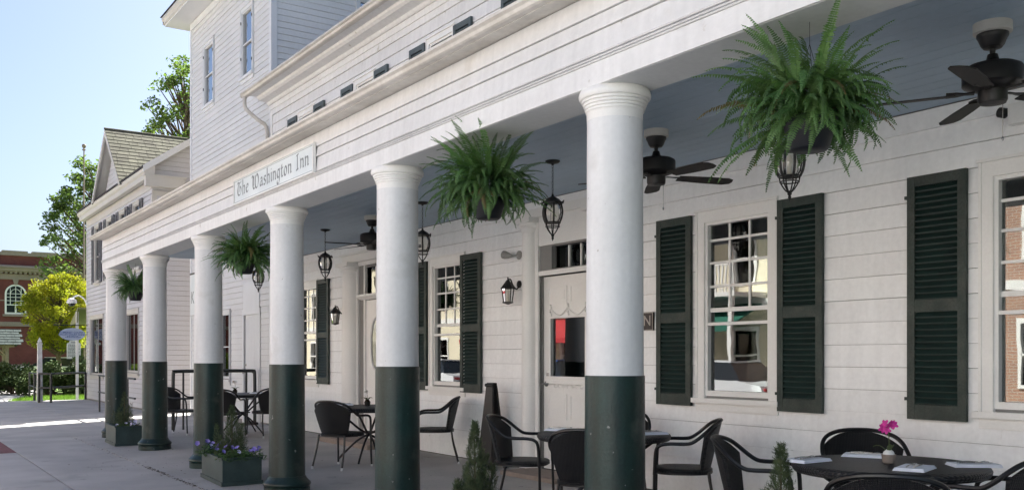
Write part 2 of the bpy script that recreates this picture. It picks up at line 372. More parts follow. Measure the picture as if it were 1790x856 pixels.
def text_mesh(txt, size, mt, mtx, name, parent, depth=.002, bold=0):
    cu = bpy.data.curves.new('t', 'FONT'); cu.body = txt; cu.size = size; cu.extrude = depth; cu.align_x = 'CENTER'; cu.align_y = 'CENTER'; cu.resolution_u = 3
    cu.offset = bold
    o = bpy.data.objects.new('t', cu); me = bpy.data.meshes.new_from_object(o); bpy.data.objects.remove(o)
    me.materials.clear(); me.materials.append(M[mt])
    return link(name, me, parent, offm(parent) @ mtx)
def gz(a): return max(0, .09 * (a - 2.95) / 3.55)

# ================================================================ GROUND
b = MB(); b.box(-400, 500, -200, 900, -.6, -.14); struct(b.build('ground', 'grass'))
b = MB(); b.box(-7.5, .30, -60, 300, -.139, -.13); struct(b.build('road', 'asphalt'))
b = MB(); b.box(-11, -7.5, -60, 200, -.138, 0); struct(b.build('far_pavement', 'concrete'))
base = MB().box(.3, 14, -12, 34.55, -.138, -.02)
pav = struct(base.build('pavement', 'joint'))
b = MB(); b.box(.3, .45, -12, 34.5, -.02, .006); b.build('kerb', 'concrete', pav)
def slab(x0, x1, y0, y1, f=lambda x: 0, mt='concrete'):
    g = .006; x0 += g; x1 -= g; y0 += g; y1 -= g; q = MB(); c = .006; dz = random.uniform(-.0012, .0012)
    lo = [(x0, y0), (x1, y0), (x1, y1), (x0, y1)]; hi = [(x0 + c, y0 + c), (x1 - c, y0 + c), (x1 - c, y1 - c), (x0 + c, y1 - c)]
    q.add([(x, y, -.03) for x, y in lo] + [(x, y, f(x) - .005 + dz) for x, y in lo] + [(x, y, f(x) + dz) for x, y in hi],
          [(8, 9, 10, 11)] + [(i, (i + 1) % 4, 4 + (i + 1) % 4, 4 + i) for i in range(4)] + [(4 + i, 4 + (i + 1) % 4, 8 + (i + 1) % 4, 8 + i) for i in range(4)])
    q.build('paving_slab', mt, pav)
ys = [-12, -6, -2, 1.2, 4.4, 7.6, 10.8, 14.0]
for i in range(len(ys) - 1):
    slab(.45, 1.8, ys[i], ys[i + 1]); slab(1.8, 2.95, ys[i] + .7, ys[i + 1] + .7 if i < 6 else 18.3)
    slab(2.95, 6.5, ys[i] + .3, ys[i + 1] + .3 if i < 6 else 18.3, gz)
slab(.45, 1.8, 14, 15.8)
for y0, y1 in ((18.3, 22.4), (22.4, 26.5), (26.5, 30.5), (30.5, 34.5)):
    slab(.45, 1.8, y0, y1); slab(1.8, 3.9, y0, y1); slab(3.9, 6.5 if y0 < 22 else 12, y0 + (.0 if y0 < 20 else 0), y1, (lambda x: 0))
slab(6.5, 12, 23.4, 26.5)
pm = None
for r_ in range(12):                                    # red brick paver panel by the kerb, laid in running bond
    for c_ in range(7):
        x0 = .46 + c_ * .2 + (.1 if r_ % 2 else 0) - .05; x1 = min(x0 + .194, 1.795); x0 = max(x0, .455); y0 = 15.81 + r_ * .206
        if x1 - x0 < .02: continue
        MB().box(x0, x1, y0, y0 + .2, -.03, random.uniform(-.002, .002)).build('paver', 'paver', pav)
# weeds and crumbs in the long joint by the columns
b = MB()
for i in range(260):
    y = random.choice([random.uniform(5, 18), random.gauss(10.9, .3), random.gauss(12.3, .4)]); x = 2.95 + random.gauss(0, .018); s_ = random.uniform(.006, .02)
    m_ = Matrix.Translation((x, y, .004)) @ Matrix.Rotation(random.uniform(0, 6.28), 4, 'Z') @ Matrix.Rotation(random.uniform(-.5, .5), 4, 'X')
    b.add([(-s_, 0, 0), (0, -s_ * .4, .003), (s_, 0, 0), (0, s_ * .4, .005)], [(0, 1, 2, 3)], m_)
b.build('joint_debris', 'soil', pav, kind='stuff')
lf_ = MB()
for i in range(170):
    cx_, cy_ = random.choice([(3.3, 9.6), (3.35, 12.1), (3.3, 6.8), (3.3, 14.9), (2.4, 13), (4.6, 18.2), (3.1, 17.6)]); x = cx_ + random.gauss(0, .35); y = cy_ + random.gauss(0, .6); s_ = random.uniform(.008, .02)
    m_ = Matrix.Translation((x, y, gz(x) + .008)) @ Matrix.Rotation(random.uniform(0, 6.28), 4, 'Z') @ Matrix.Rotation(random.uniform(-.3, .3), 4, 'X')
    lf_.add([(-s_, 0, 0), (-s_ * .2, -s_ * .5, .002), (s_, 0, .003), (-s_ * .2, s_ * .5, .002)], [(0, 1, 2, 3)], m_)
tag(lf_.build('leaf_litter', 'mulch', kind='stuff'), 'small dry leaf crumbs scattered on the pavement by the columns', 'litter')
# lawn, bed, path beyond the pavement
b = MB(); b.prism([(-.4, 30.5), (3.6, 34.56), (4.6, 38), (6.2, 46), (4.2, 46), (1.5, 38), (-2.5, 34.56)][1:], -.12, -.012, lambda p, q, d: (p, q, d)); struct(b.build('path', 'concrete'))
b = MB(); b.box(3.2, 14, 34.56, 38.6, -.12, -.018); b.box(-8, 30, 38.6, 52, -.12, -.03); struct(b.build('lawn', 'grass'))
b = MB(); b.prism([(4.7, 38.2), (12, 37.2), (14, 42), (5.5, 42)], -.10, -.01, lambda p, q, d: (p, q, d)); b.prism([(-6, 36), (1.0, 36.5), (3.6, 42), (-6, 44)], -.10, -.008, lambda p, q, d: (p, q, d)); struct(b.build('planting_bed', 'mulch'))
b = MB()
for i in range(9000):
    x = random.uniform(3.4, 10); y = random.uniform(34.6, 38.2); h = random.uniform(.03, .09); a = random.uniform(0, 3.14); w_ = .008
    if x < 3.6 + (y - 34.5) * .27: continue
    dx, dy = math.cos(a) * w_, math.sin(a) * w_; lx, ly = random.gauss(0, .02), random.gauss(0, .02)
    b.add([(x - dx, y - dy, -.02), (x + dx, y + dy, -.02), (x + lx, y + ly, h)], [(0, 1, 2)])
o = b.build('grass', 'blade_g', kind='stuff'); tag(o, 'short sunlit grass of the small lawn behind the railing', 'grass')

# ================================================================ THE INN
WX = 6.5
inn = thing('inn', 'long white clapboard inn with columned porch and green shutters', 'building', (WX, 8, 0))
F = frameX(WX)
def Yr(y0, y1, z0, z1): return (-y1, -y0, z0, z1)       # rect on a -X facing wall
winA, winB, winC, winD = (5.55, 6.32, 1.06, 2.68), (2.78, 3.56, 1.06, 2.68), (10.74, 11.50, 1.04, 2.68), (15.67, 16.42, 1.04, 2.66)
winZ = (.2, .97, 1.06, 2.68)
door1, door2 = (8.04, 8.99, .12, 2.36), (12.80, 13.72, .12, 2.30)
tr1, tr2 = (8.10, 8.76, 2.44, 2.70), (12.86, 13.66, 2.42, 2.84)
holes = [Yr(*r) for r in (winA, winB, winC, winD, winZ, (door1[0], door1[1], .0, 2.37), tr1, (door2[0], door2[1], .0, 2.33), tr2)]
b = MB(); wall_holes(b, F, -17.95, 6, -.1, 3.40, -.16, 0, holes)
upw = [(c - .32, c + .32, 4.55, 5.80) for c in (1.65, 4.06, 6.47, 8.88, 11.29, 13.70, 16.12)]
uh = [Yr(*r) for r in upw]
wall_holes(b, F, -17.95, 6, 3.40, 6.6, -.16, 0, uh)
wall = b.build('wall', 'sheath_shade', inn)
b = MB()                                                # rest of the shell and the dark rooms inside
b.box(6.66, 13, -6, -5.85, -.1, 6.6); b.box(6.66, 13, 17.6, 17.75, -.1, 6.6); b.box(12.85, 13, -5.85, 17.6, -.1, 6.6)
b.build('end_wall', 'white', inn)
b = MB(); b.box(6.665, 12.84, -5.84, 17.59, .0, .08); b.box(6.665, 12.84, -5.84, 17.59, 3.28, 3.4); b.box(9.3, 9.4, -5.84, 17.59, .08, 3.28)
b.box(9.3, 9.4, -5.84, 17.59, 3.4, 6.5); b.build('interior', 'dark', inn)
b = MB(); b.prism([(6.02, 6.56), (9.75, 9.0), (13.6, 6.56), (13.6, 6.62), (9.75, 9.08), (6.02, 6.60)], -6.3, 18.15, lambda p, q, d: (p, d, q)); b.build('roof', 'roofing', inn)
# clapboards under the porch and above it
cuts = [(h[0] - .11, h[1] + .11, h[2] - .05, h[3] + .11) for h in holes[:5]] + [(-9.30, -7.70, 0, 3.10), (-14.42, -12.36, 0, 3.10)]
siding(inn, F, -17.95, -1.0, .10, 3.12, .1775, cuts, 'white', .026)
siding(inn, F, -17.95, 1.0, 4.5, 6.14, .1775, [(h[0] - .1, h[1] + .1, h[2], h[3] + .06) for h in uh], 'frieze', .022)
b = MB(); b.box(-17.95, 6, 3.12, 3.25, 0, .03, F); b.box(-17.95, 6, 3.105, 3.125, .0, .042, F); b.build('frieze_board', 'white', inn)
b = MB(); b.box(-17.97, -17.86, .05, 3.3, 0, .034, F); b.box(-17.97, -17.86, 4.4, 6.2, 0, .034, F); b.build('corner_board', 'trim', inn)
b = MB(); b.box(-17.9, 6, .02, .10, 0, .03, F); b.build('base_board', 'joint', inn)
# upper cornice and gutter
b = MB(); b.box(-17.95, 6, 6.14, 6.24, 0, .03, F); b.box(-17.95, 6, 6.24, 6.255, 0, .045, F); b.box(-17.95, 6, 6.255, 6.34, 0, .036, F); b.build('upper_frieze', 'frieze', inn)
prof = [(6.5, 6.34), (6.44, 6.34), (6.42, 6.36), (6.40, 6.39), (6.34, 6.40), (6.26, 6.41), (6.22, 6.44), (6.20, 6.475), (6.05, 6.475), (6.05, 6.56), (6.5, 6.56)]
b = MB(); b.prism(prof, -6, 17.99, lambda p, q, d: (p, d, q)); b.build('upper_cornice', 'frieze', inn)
def gutter(x, z, y0, y1, name, s=1.):
    pr = [(x, z), (x - .055 * s, z), (x - .075 * s, z + .012 * s), (x - .088 * s, z + .040 * s), (x - .115 * s, z + .060 * s), (x - .118 * s, z + .085 * s), (x - .108 * s, z + .085 * s),
          (x - .105 * s, z + .066 * s), (x - .08 * s, z + .045 * s), (x - .06 * s, z + .015 * s), (x - .01, z + .015 * s), (x - .01, z + .085 * s), (x, z + .085 * s)]
    q = MB(); q.prism(pr, y0, y1, lambda p, q, d: (p, d, q))
    q.box(x - .1 * s, x - .005, y1 - .004, y1 + .002, z + .002, z + .084 * s); q.box(x - .1 * s, x - .005, y0 - .002, y0 + .004, z + .002, z + .084 * s)
    return q.build(name, 'gutter', inn)
gutter(6.05, 6.46, -6, 18.18, 'upper_gutter', 1.)
b = MB(); b.tube(smooth_path([(6.0, 18.08, 6.47), (6.0, 18.08, 6.30), (6.06, 18.07, 6.20), (6.26, 18.03, 6.04), (6.38, 18.02, 5.97), (6.42, 18.015, 5.86), (6.425, 18.01, 5.6), (6.425, 18.01, 4.0)], 5), .038, 10)
dsp = b.build('downspout', 'gutter', inn, True)
# porch roof, beam, frieze and gutter
YE, YS = 18.02, -5.0
b = MB(); b.prism([(3.36, 3.52), (3.36, 3.55), (6.47, 4.36), (6.47, 4.30)], YS, YE, lambda p, q, d: (p, d, q)); b.build('porch_roof', 'roofing', inn)
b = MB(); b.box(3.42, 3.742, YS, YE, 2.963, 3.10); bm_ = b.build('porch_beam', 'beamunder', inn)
b = MB(); b.box(3.405, 3.42, YS, YE + .012, 2.965, 3.093); b.box(3.405, 3.75, YE, YE + .012, 2.965, 3.093); b.build('fascia_board', 'frieze', inn)
b = MB()
for i, z in enumerate((3.094, 3.109, 3.126)):
    b.prism([(3.42, z), (3.398 - .004 * i, z + .002), (3.394 - .004 * i, z + .007), (3.398 - .004 * i, z + .0125), (3.42, z + .0135)], YS, YE + .02, lambda p, q, d: (p, d, q))
b.build('reeded_moulding', 'frieze', inn)
b = MB(); b.box(3.42, 3.74, YS, YE, 3.101, 3.53); b.build('beam_core', 'sheath_shade', inn)
FP = frameX(3.42)
for z0, z1 in ((3.142, 3.272), (3.272, 3.367), (3.367, 3.50)):
    y = YE
    while y > YS + .1:
        y2 = max(YS, y - random.uniform(4.2, 6.2)); mm = FP @ Matrix.Translation((-y, z0, 0)) @ Matrix.Diagonal((y - y2 - .0015, z1 - z0 - .005, .022, 1))
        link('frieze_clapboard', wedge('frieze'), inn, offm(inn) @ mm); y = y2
b = MB(); b.prism([(3.42, 3.50), (3.30, 3.50), (3.30, 3.485), (3.276, 3.485), (3.276, 3.55), (3.42, 3.58)], YS, YE + .02, lambda p, q, d: (p, d, q)); b.build('cornice', 'gutter', inn)
gutter(3.275, 3.490, YS, YE + .04, 'porch_gutter', .7)
b = MB(); b.prism([(3.742, 3.26), (6.5, 3.26), (6.5, 4.3), (3.742, 3.6)], YE - .05, YE, lambda p, q, d: (p, d, q)); b.build('porch_end_panel', 'white', inn)
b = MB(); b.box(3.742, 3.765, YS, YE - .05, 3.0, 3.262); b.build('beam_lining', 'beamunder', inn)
b = MB(); b.box(3.765, 3.80, YS, YE - .05, 3.205, 3.258); b.build('crown_strip', 'white', inn)
x = 3.766; i = 0
while x < 6.46:
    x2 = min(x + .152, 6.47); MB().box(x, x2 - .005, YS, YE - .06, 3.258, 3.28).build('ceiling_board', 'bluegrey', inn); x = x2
MB().box(3.76, 6.47, YS, YE - .06, 3.281, 3.29).build('ceiling_backing', 'joint', inn)

def window(parent, F, s0, s1, t0, t1, cols=3, rows=(), glass='glass', mt='trim', casing=.10, depth=.05, storm=None, single=None, sill=True, curtain=None, name='window'):
    """frame and sill proud of the wall, sash recessed, muntins and panes one by one"""
    q = MB(); c = casing
    q.box(s0 - c, s0, t0 - .02, t1 + c * 1.05, -.03, .034, F); q.box(s1, s1 + c, t0 - .02, t1 + c * 1.05, -.03, .034, F)
    q.box(s0, s1, t1, t1 + c * 1.05, -.03, .034, F); q.box(s0 - c - .012, s1 + c + .012, t1 + c * 1.05, t1 + c * 1.05 + .022, 0, .055, F)
    q.box(s0 - c, s0 - c + .02, t0 - .02, t1 + c * 1.04, .034, .044, F); q.box(s1 + c - .02, s1 + c, t0 - .02, t1 + c * 1.04, .034, .044, F)
    wn = q.build(name, mt, parent)
    if sill:
        q = MB(); q.box(s0 - c - .03, s1 + c + .03, t0 - .065, t0 - .02, -.03, .075, F); q.box(s0 - c + .0, s1 + c - .0, t0 - .14, t0 - .065, -.0, .034, F); q.build('sill', mt, wn)
    q = MB(); e = .028
    q.box(s0, s0 + e, t0, t1, -depth, .012, F); q.box(s1 - e, s1, t0, t1, -depth, .012, F); q.box(s0 + e, s1 - e, t1 - e, t1, -depth, .012, F); q.box(s0 + e, s1 - e, t0, t0 + .05, -depth, .012, F)
    if storm: q.box(s0 + e, s1 - e, storm - .014, storm + .014, -.012, .008, F)
    q.build('sash', mt, wn)
    g0, g1, h0, h1 = s0 + e, s1 - e, t0 + .05, t1 - e; mw = .011
    rows = sorted(rows); cs = [g0 + (g1 - g0) * i / cols for i in range(cols + 1)]
    lv = [h0] + list(rows) + [h1]
    for r_ in rows:
        MB().box(g0, g1, r_ - mw * (1.8 if r_ == single else 1), r_ + mw * (1.8 if r_ == single else 1), -depth + .004, -depth + .026, F).build('muntin', mt, wn)
    for k in range(1, cols):
        lo = h0 if single is None else lv[1]
        MB().box(cs[k] - mw, cs[k] + mw, lo, h1, -depth + .006, -depth + .024, F).build('muntin', mt, wn)
    for j in range(len(lv) - 1):
        cc = cs if not (single is not None and j == 0) else [g0, g1]
        for p_, q_ in zip(cc, cc[1:]):
            MB().box(p_, q_, lv[j], lv[j + 1], -depth + .012, -depth + .016, F).build('pane', glass, wn)
    if curtain:
        qq = MB(); n = 30; vs = []; fs = []
        for i in range(n + 1):
            s_ = g0 + (g1 - g0) * i / n; d = -depth - .12 + .02 * math.sin(i * 1.9)
            vs += [F @ Vector((s_, h0 - .03, d)), F @ Vector((s_, curtain, d))]
        for i in range(n): fs.append((2 * i, 2 * i + 2, 2 * i + 3, 2 * i + 1))
        qq.add(vs, fs); qq.build('curtain', 'napkin', wn)
    return wn
for (y0, y1, z0, z1) in (winA, winB, winC, winD, winZ):
    window(inn, F, -y1, -y0, z0, z1, 3, (1.86, 2.08, 2.30, 2.51), storm=1.73, single=1.86)
for (y0, y1, z0, z1) in upw:
    window(inn, F, -y1, -y0, z0, z1, 3, (4.9, 5.25, 5.55), storm=5.25, casing=.07)
def shutter(parent, F, s0, s1, t0, t1, mid, slats=True, mt='shutter', smt='slat', d0=.030):
    q = MB(); st = .062; w_ = s1 - s0
    q.box(s0, s0 + st, t0, t1, d0, d0 + .034, F); q.box(s1 - st, s1, t0, t1, d0, d0 + .034, F)
    q.box(s0 + st, s1 - st, t0, t0 + .11, d0 + .002, d0 + .032, F); q.box(s0 + st, s1 - st, t1 - .075, t1, d0 + .002, d0 + .032, F); q.box(s0 + st, s1 - st, mid - .045, mid + .045, d0 + .002, d0 + .032, F)
    for t_ in (t0 + .15, t1 - .15): q.box(s0 - .02, s0 + .03, t_ - .012, t_ + .012, .02, d0 + .037, F)
    sh = q.build('shutter', mt, parent)
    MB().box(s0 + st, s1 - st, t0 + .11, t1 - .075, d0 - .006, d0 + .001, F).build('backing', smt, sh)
    sm = MB(); p = .043; J = MB()
    me = None
    for lo, hi in ((t0 + .11, mid - .045), (mid + .045, t1 - .075)):
        n = int((hi - lo) / p)
        for i in range(n):
            t_ = lo + (i + .5) * (hi - lo) / n
            vs = [(s0 + st, t_ - .020, d0 + .028), (s1 - st, t_ - .020, d0 + .028), (s1 - st, t_ - .012, d0 + .030), (s0 + st, t_ - .012, d0 + .030),
                  (s0 + st, t_ + .014, d0 + .004), (s1 - st, t_ + .014, d0 + .004), (s1 - st, t_ + .021, d0 + .006), (s0 + st, t_ + .021, d0 + .006)]
            fs = [(0, 1, 2, 3), (3, 2, 6, 7), (4, 7, 6, 5), (0, 4, 5, 1), (0, 3, 7, 4), (1, 5, 6, 2)]
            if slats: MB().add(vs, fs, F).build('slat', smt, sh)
            else: J.add(vs, fs, F)
    if not slats: o = J.build('slats', smt, sh); o['kind'] = 'stuff'
    return sh
for (y0, y1, n_) in ((6.47, 6.94, True), (4.97, 5.43, True), (3.74, 4.20, True), (10.21, 10.73 - .02, True), (11.63, 12.02, True), (15.07, 15.58, True)):
    shutter(inn, F, -y1, -y0, .96, 2.765, 1.80, n_)
for (a_, b_, c_, d_) in upw:
    for (y0, y1) in ((a_ - .53, a_ - .08), (b_ + .08, b_ + .53)):
        shutter(inn, F, -y1, -y0, 4.5, 5.845, 5.3, False, 'skyshut', 'skyshut')
# doors
def pilaster(y0, y1, t1):
    q = MB(); yc = (y0 + y1) / 2; r_ = (y1 - y0) / 2 - .035
    q.box(-y1, -y0, .10, t1, 0, .03, F)
    q.lathe([(r_, .26), (r_ * .92, t1 - .12)], 28, Matrix.Translation((WX - .02, yc, 0)))
    q.lathe([(r_ + .03, .12), (r_ + .03, .2), (r_ + .01, .22), (r_ + .015, .24), (r_, .27)], 28, Matrix.Translation((WX - .02, yc, 0)))
    q.lathe([(r_ * .92, t1 - .13), (r_ + .01, t1 - .10), (r_ + .01, t1 - .07), (r_ + .03, t1 - .05), (r_ + .03, t1 - .02)], 28, Matrix.Translation((WX - .02, yc, 0)))
    q.box(-y1 - .01, -y0 + .01, t1 - .02, t1 + .04, 0, r_ + .045, F)
    return q.build('pilaster', 'trim', inn, True)
pilaster(8.99 + .02, 9.30, 3.02); pilaster(7.70, 8.01, 3.02); pilaster(13.95, 14.38, 2.90); pilaster(12.40, 12.66, 2.90)
q = MB()
q.box(-9.32, -7.68, 3.06, 3.16, 0, .06, F); q.box(-8.99, -8.04, 2.37, 2.425, -.10, .02, F); q.box(-8.99, -8.04, 2.72, 3.06, 0, .022, F)
q.box(-8.99, -8.77, 2.425, 2.72, -.13, -.10, F); q.box(-8.09, -8.04, 2.425, 2.72, -.13, -.10, F)
q.box(-9.01, -8.99, .1, 3.0, -.02, .03, F); q.box(-8.04, -8.02, .1, 3.0, -.02, .03, F)
q.build('door_surround', 'trim', inn)
q = MB(); q.box(-14.40, -12.38, 2.94, 3.06, 0, .10, F); q.box(-14.44, -12.34, 3.06, 3.09, 0, .14, F); q.box(-13.95, -12.66, 2.88, 2.94, 0, .03, F)
q.box(-13.95, -13.75, .1, 2.88, -.05, -.02, F); q.box(-12.78, -12.66, .1, 2.88, -.05, -.02, F)
q.box(-13.75, -13.71, .1, 2.88, -.05, .02, F); q.box(-12.82, -12.78, .1, 2.88, -.05, .02, F)
q.prism([(0, 2.33), (.05, 2.34), (.08, 2.37), (.10, 2.375), (.10, 2.41), (0, 2.41)], -13.86, -12.70, lambda p, q_, d: tuple(F @ Vector((d, q_, p))))
q.build('door_surround', 'trim', inn)
def transom(y0, y1, z0, z1, n, rec):
    q = MB(); e = .022
    q.box(-y1 - e, -y0 + e, z0 - e, z0, -rec - .03, -rec + .03, F); q.box(-y1 - e, -y0 + e, z1, z1 + e, -rec - .03, -rec + .03, F)
    q.box(-y1 - e, -y1, z0, z1, -rec - .03, -rec + .03, F); q.box(-y0, -y0 + e, z0, z1, -rec - .03, -rec + .03, F)
    wn = q.build('transom_window', 'trim', inn); w_ = (y1 - y0) / n
    for i in range(n):
        if i: MB().box(-y1 + w_ * i - .012, -y1 + w_ * i + .012, z0, z1, -rec - .01, -rec + .02, F).build('muntin', 'trim', wn)
        MB().box(-y1 + w_ * i, -y1 + w_ * (i + 1), z0, z1, -rec - .004, -rec, F).build('pane', 'glass', wn)
transom(*tr1, 3, .10); transom(*tr2, 3, .04)
# door one: glass above, moulded panels, swags, lever handle
D0, D1 = -8.985, -8.045
q = MB(); dd = -.055
gl1 = (-8.84, -8.20, 1.20, 1.87)
wall_holes(q, F, D0, D1, .12, 2.36, dd - .045, dd, [gl1]); dr = q.build('door', 'trim', inn)
q = MB(); e = .022; s0, s1, t0, t1 = gl1
for a_ in ((s0 - e, s1 + e, t1, t1 + e), (s0 - e, s1 + e, t0 - e, t0), (s0 - e, s0, t0, t1), (s1, s1 + e, t0, t1)): q.box(*a_, dd - .01, dd + .014, F)
q.box(s0 - .06, s1 + .06, t0 - .085, t0 - .045, dd, dd + .035, F)
q.build('glass_moulding', 'trim', dr); MB().box(s0, s1, t0, t1, dd - .03, dd - .025, F).build('pane', 'glass', dr)
def panel(s0, s1, t0, t1, nm='panel_moulding'):
    q = MB(); e = .018
    for a_ in ((s0, s1, t1 - e, t1), (s0, s1, t0, t0 + e), (s0, s0 + e, t0 + e, t1 - e), (s1 - e, s1, t0 + e, t1 - e)): q.box(*a_, dd, dd + .007, F)
    q.box(s0 + .05, s1 - .05, t0 + .05, t1 - .05, dd, dd + .004, F); q.build(nm, 'trim', dr)
for a_, c_ in ((-8.90, -8.54), (-8.48, -8.12)):
    panel(a_, c_, 2.03, 2.24); panel(a_, c_, .70, 1.00); panel(a_, c_, .22, .64)
q = MB()
for k in range(2):
    c0 = -8.84 + k * .33
    pth = [F @ Vector((c0 + .31 * t, 1.98 - .075 * math.sin(math.pi * t), dd + .008)) for t in [i / 12 for i in range(13)]]
    q.tube(pth, [.006 + .007 * math.sin(math.pi * i / 12) for i in range(13)], 6)
for c0 in (-8.85, -8.52, -8.19):
    for k in range(5): q.tube([F @ Vector((c0 + .018 * math.sin(k * 2), 2.0 - .028 * k + .03, dd + .004)), F @ Vector((c0 + .014 * math.sin(k * 2 + 1), 1.985 - .028 * k + .03, dd + .013))], .013, 6)
for k in range(7):
    c0 = -8.76 + k * .08; q.tube(smooth_path([F @ Vector((c0 + .03 * math.cos(t) * (1 - t / 8), 1.09 + .025 * math.sin(t) * (1 if k % 2 else -1), dd + .006)) for t in (0, 1, 2, 3, 4, 5)], 3), .005, 5)
q.build('swag_ornament', 'trim', dr, True, kind='stuff')
q = MB(); mh = Matrix.Translation((WX - dd, 8.93, 1.11)) @ Matrix.Rotation(-math.pi / 2, 4, 'Y')
q.lathe([(.034, -.002), (.034, .006), (.024, .012), (.014, .016), (.014, .05)], 20, mh); q.tube([mh @ Vector((0, 0, .048)), mh @ Vector((.002, .03, .054)), mh @ Vector((.004, -.10, .05))], [.011, .012, .008], 8)
q.tube([mh @ Vector((0, 0, .05)), mh @ Vector((0, .06, .052))], [.010, .007], 8)
q.build('handle', 'chrome', dr, True)
MB().box(D0 + .06, D0 + .10, 1.20, 1.24, dd, dd + .012, F).build('lock', 'chrome', dr)
# door two: oval light
q = MB(); q.box(-13.71, -12.82, .12, 2.32, -.05, -.01, F); dr2 = q.build('door', 'trim', inn)
oc = (-13.265, 1.62)
def oval(rx, rz, pw=2.6, n=40): return [(oc[0] + rx * math.copysign(abs(math.cos(t)) ** (2 / pw), math.cos(t)), oc[1] + rz * math.copysign(abs(math.sin(t)) ** (2 / pw), math.sin(t))) for t in [2 * math.pi * i / n for i in range(n)]]
q = MB(); q.prism(oval(.235, .40), -.01, -.004, lambda p, r_, d: tuple(F @ Vector((p, r_, d)))); q.build('oval_pane', 'carglass', dr2)
q = MB(); q.tube([F @ Vector((p, r_, -.004)) for p, r_ in oval(.26, .425)], .022, 8, closed=True); q.build('oval_moulding', 'trim', dr2, True)
q = MB(); q.box(-13.60, -12.93, .25, .95, -.01, -.004, F); q.box(-13.55, -12.98, .30, .90, -.004, .002, F); q.build('panel_moulding', 'trim', dr2)
b = MB(); b.box(5.98, 6.47, 8.0, 9.05, .0, .125); b.build('door_step', 'stone', inn)
b = MB(); b.box(5.95, 6.47, 12.5, 14.3, .0, .15); b.build('door_step', 'stone', inn)
# small fixtures on the wall
pl = thing('letter_plaque', 'small dark square plaque with letter N on the white wall beside the nearest column', 'sign', (WX, 7.09, 1.78))
q = MB(); q.box(-7.175, -7.005, 1.69, 1.87, .024, .042, F); q.build('board', 'plaque', pl)
q = MB()
for a_ in ((-7.172, -7.008, 1.862, 1.868), (-7.172, -7.008, 1.692, 1.698), (-7.172, -7.166, 1.698, 1.862), (-7.014, -7.008, 1.698, 1.862)): q.box(*a_, .042, .045, F)
q.build('border', 'plaqueink', pl)
def tm(F, s, t, d, rot=0): return F @ Matrix.Translation((s, t, d)) @ Matrix.Rotation(rot, 4, 'Z')
text_mesh('N', .15, 'plaqueink', tm(F, -7.09, 1.782, .044), 'letter', pl)
fl = thing('flood_light', 'pale cone shaped floodlight on the wall above the coach lantern by the door', 'light fixture', (WX, 9.40, 2.65))
q = MB(); q.lathe([(.055, 0), (.055, .012), (.03, .03)], 20, Matrix.Translation((WX - .022, 9.38, 2.65)) @ Matrix.Rotation(-math.pi / 2, 4, 'Y')); q.tube([(WX - .04, 9.38, 2.65), (WX - .10, 9.44, 2.64)], .012, 8); q.build('bracket', 'dullmetal', fl, True)
q = MB(); d_ = Vector((-.35, .85, .18)).normalized(); mm = Matrix.Translation((WX - .10, 9.43, 2.64)) @ d_.to_track_quat('Z', 'Y').to_matrix().to_4x4()
q.lathe([(.012, -.01), (.024, .02), (.036, .05), (.050, .10), (.048, .13), (.03, .145), (.0, .15)], 20, mm); q.build('lamp_head', 'dullmetal', fl, True)
fb = thing('security_box', 'small white electrical box with dark sensor high on the wall by the ceiling fan', 'light fixture', (WX, 3.40, 3.0))
q = MB(); q.box(-3.42, -3.22, 3.0, 3.14, .03, .10, F); q.build('housing', 'trim', fb); q = MB(); q.lathe([(.012, 0), (.035, .02), (.035, .07), (.02, .08)], 12, Matrix.Translation((WX - .07, 3.43, 3.08)) @ Matrix.Rotation(-1.2, 4, 'X')); q.build('sensor', 'plastic', fb, True)

# ================================================================ SIGN ON THE FRIEZE
sg = thing('inn_sign', 'long pale framed sign board reading The Washington Inn on the porch frieze', 'sign', (3.36, 9.38, 3.26))
FS = frameX(3.375)
SA, SB, TA, TB = -10.53, -8.23, 3.128, 3.395
q = MB(); q.box(SA, SB, TA, TB, -.02, 0, FS); q.build('board', 'signwhite', sg)
q = MB(); e = .012
q.box(SA - .004, SB + .004, TB - e + .006, TB + .006, -.02, .012, FS); q.box(SA - .004, SB + .004, TA - .006, TA + e - .006, -.02, .012, FS); q.box(SA - .006, SA + .008, TA, TB, -.02, .011, FS); q.box(SB - .008, SB + .006, TA, TB, -.02, .011, FS)
q.build('frame', 'trim', sg)
q = MB(); i_ = .017; l_ = .0035
q.box(SA + i_, SB - i_, TB - i_ - l_, TB - i_, 0, .0015, FS); q.box(SA + i_, SB - i_, TA + i_, TA + i_ + l_, 0, .0015, FS); q.box(SA + i_, SA + i_ + l_, TA + i_ + l_, TB - i_ - l_, 0, .0015, FS); q.box(SB - i_ - l_, SB - i_, TA + i_ + l_, TB - i_ - l_, 0, .0015, FS)
q.build('border_line', 'signink', sg)
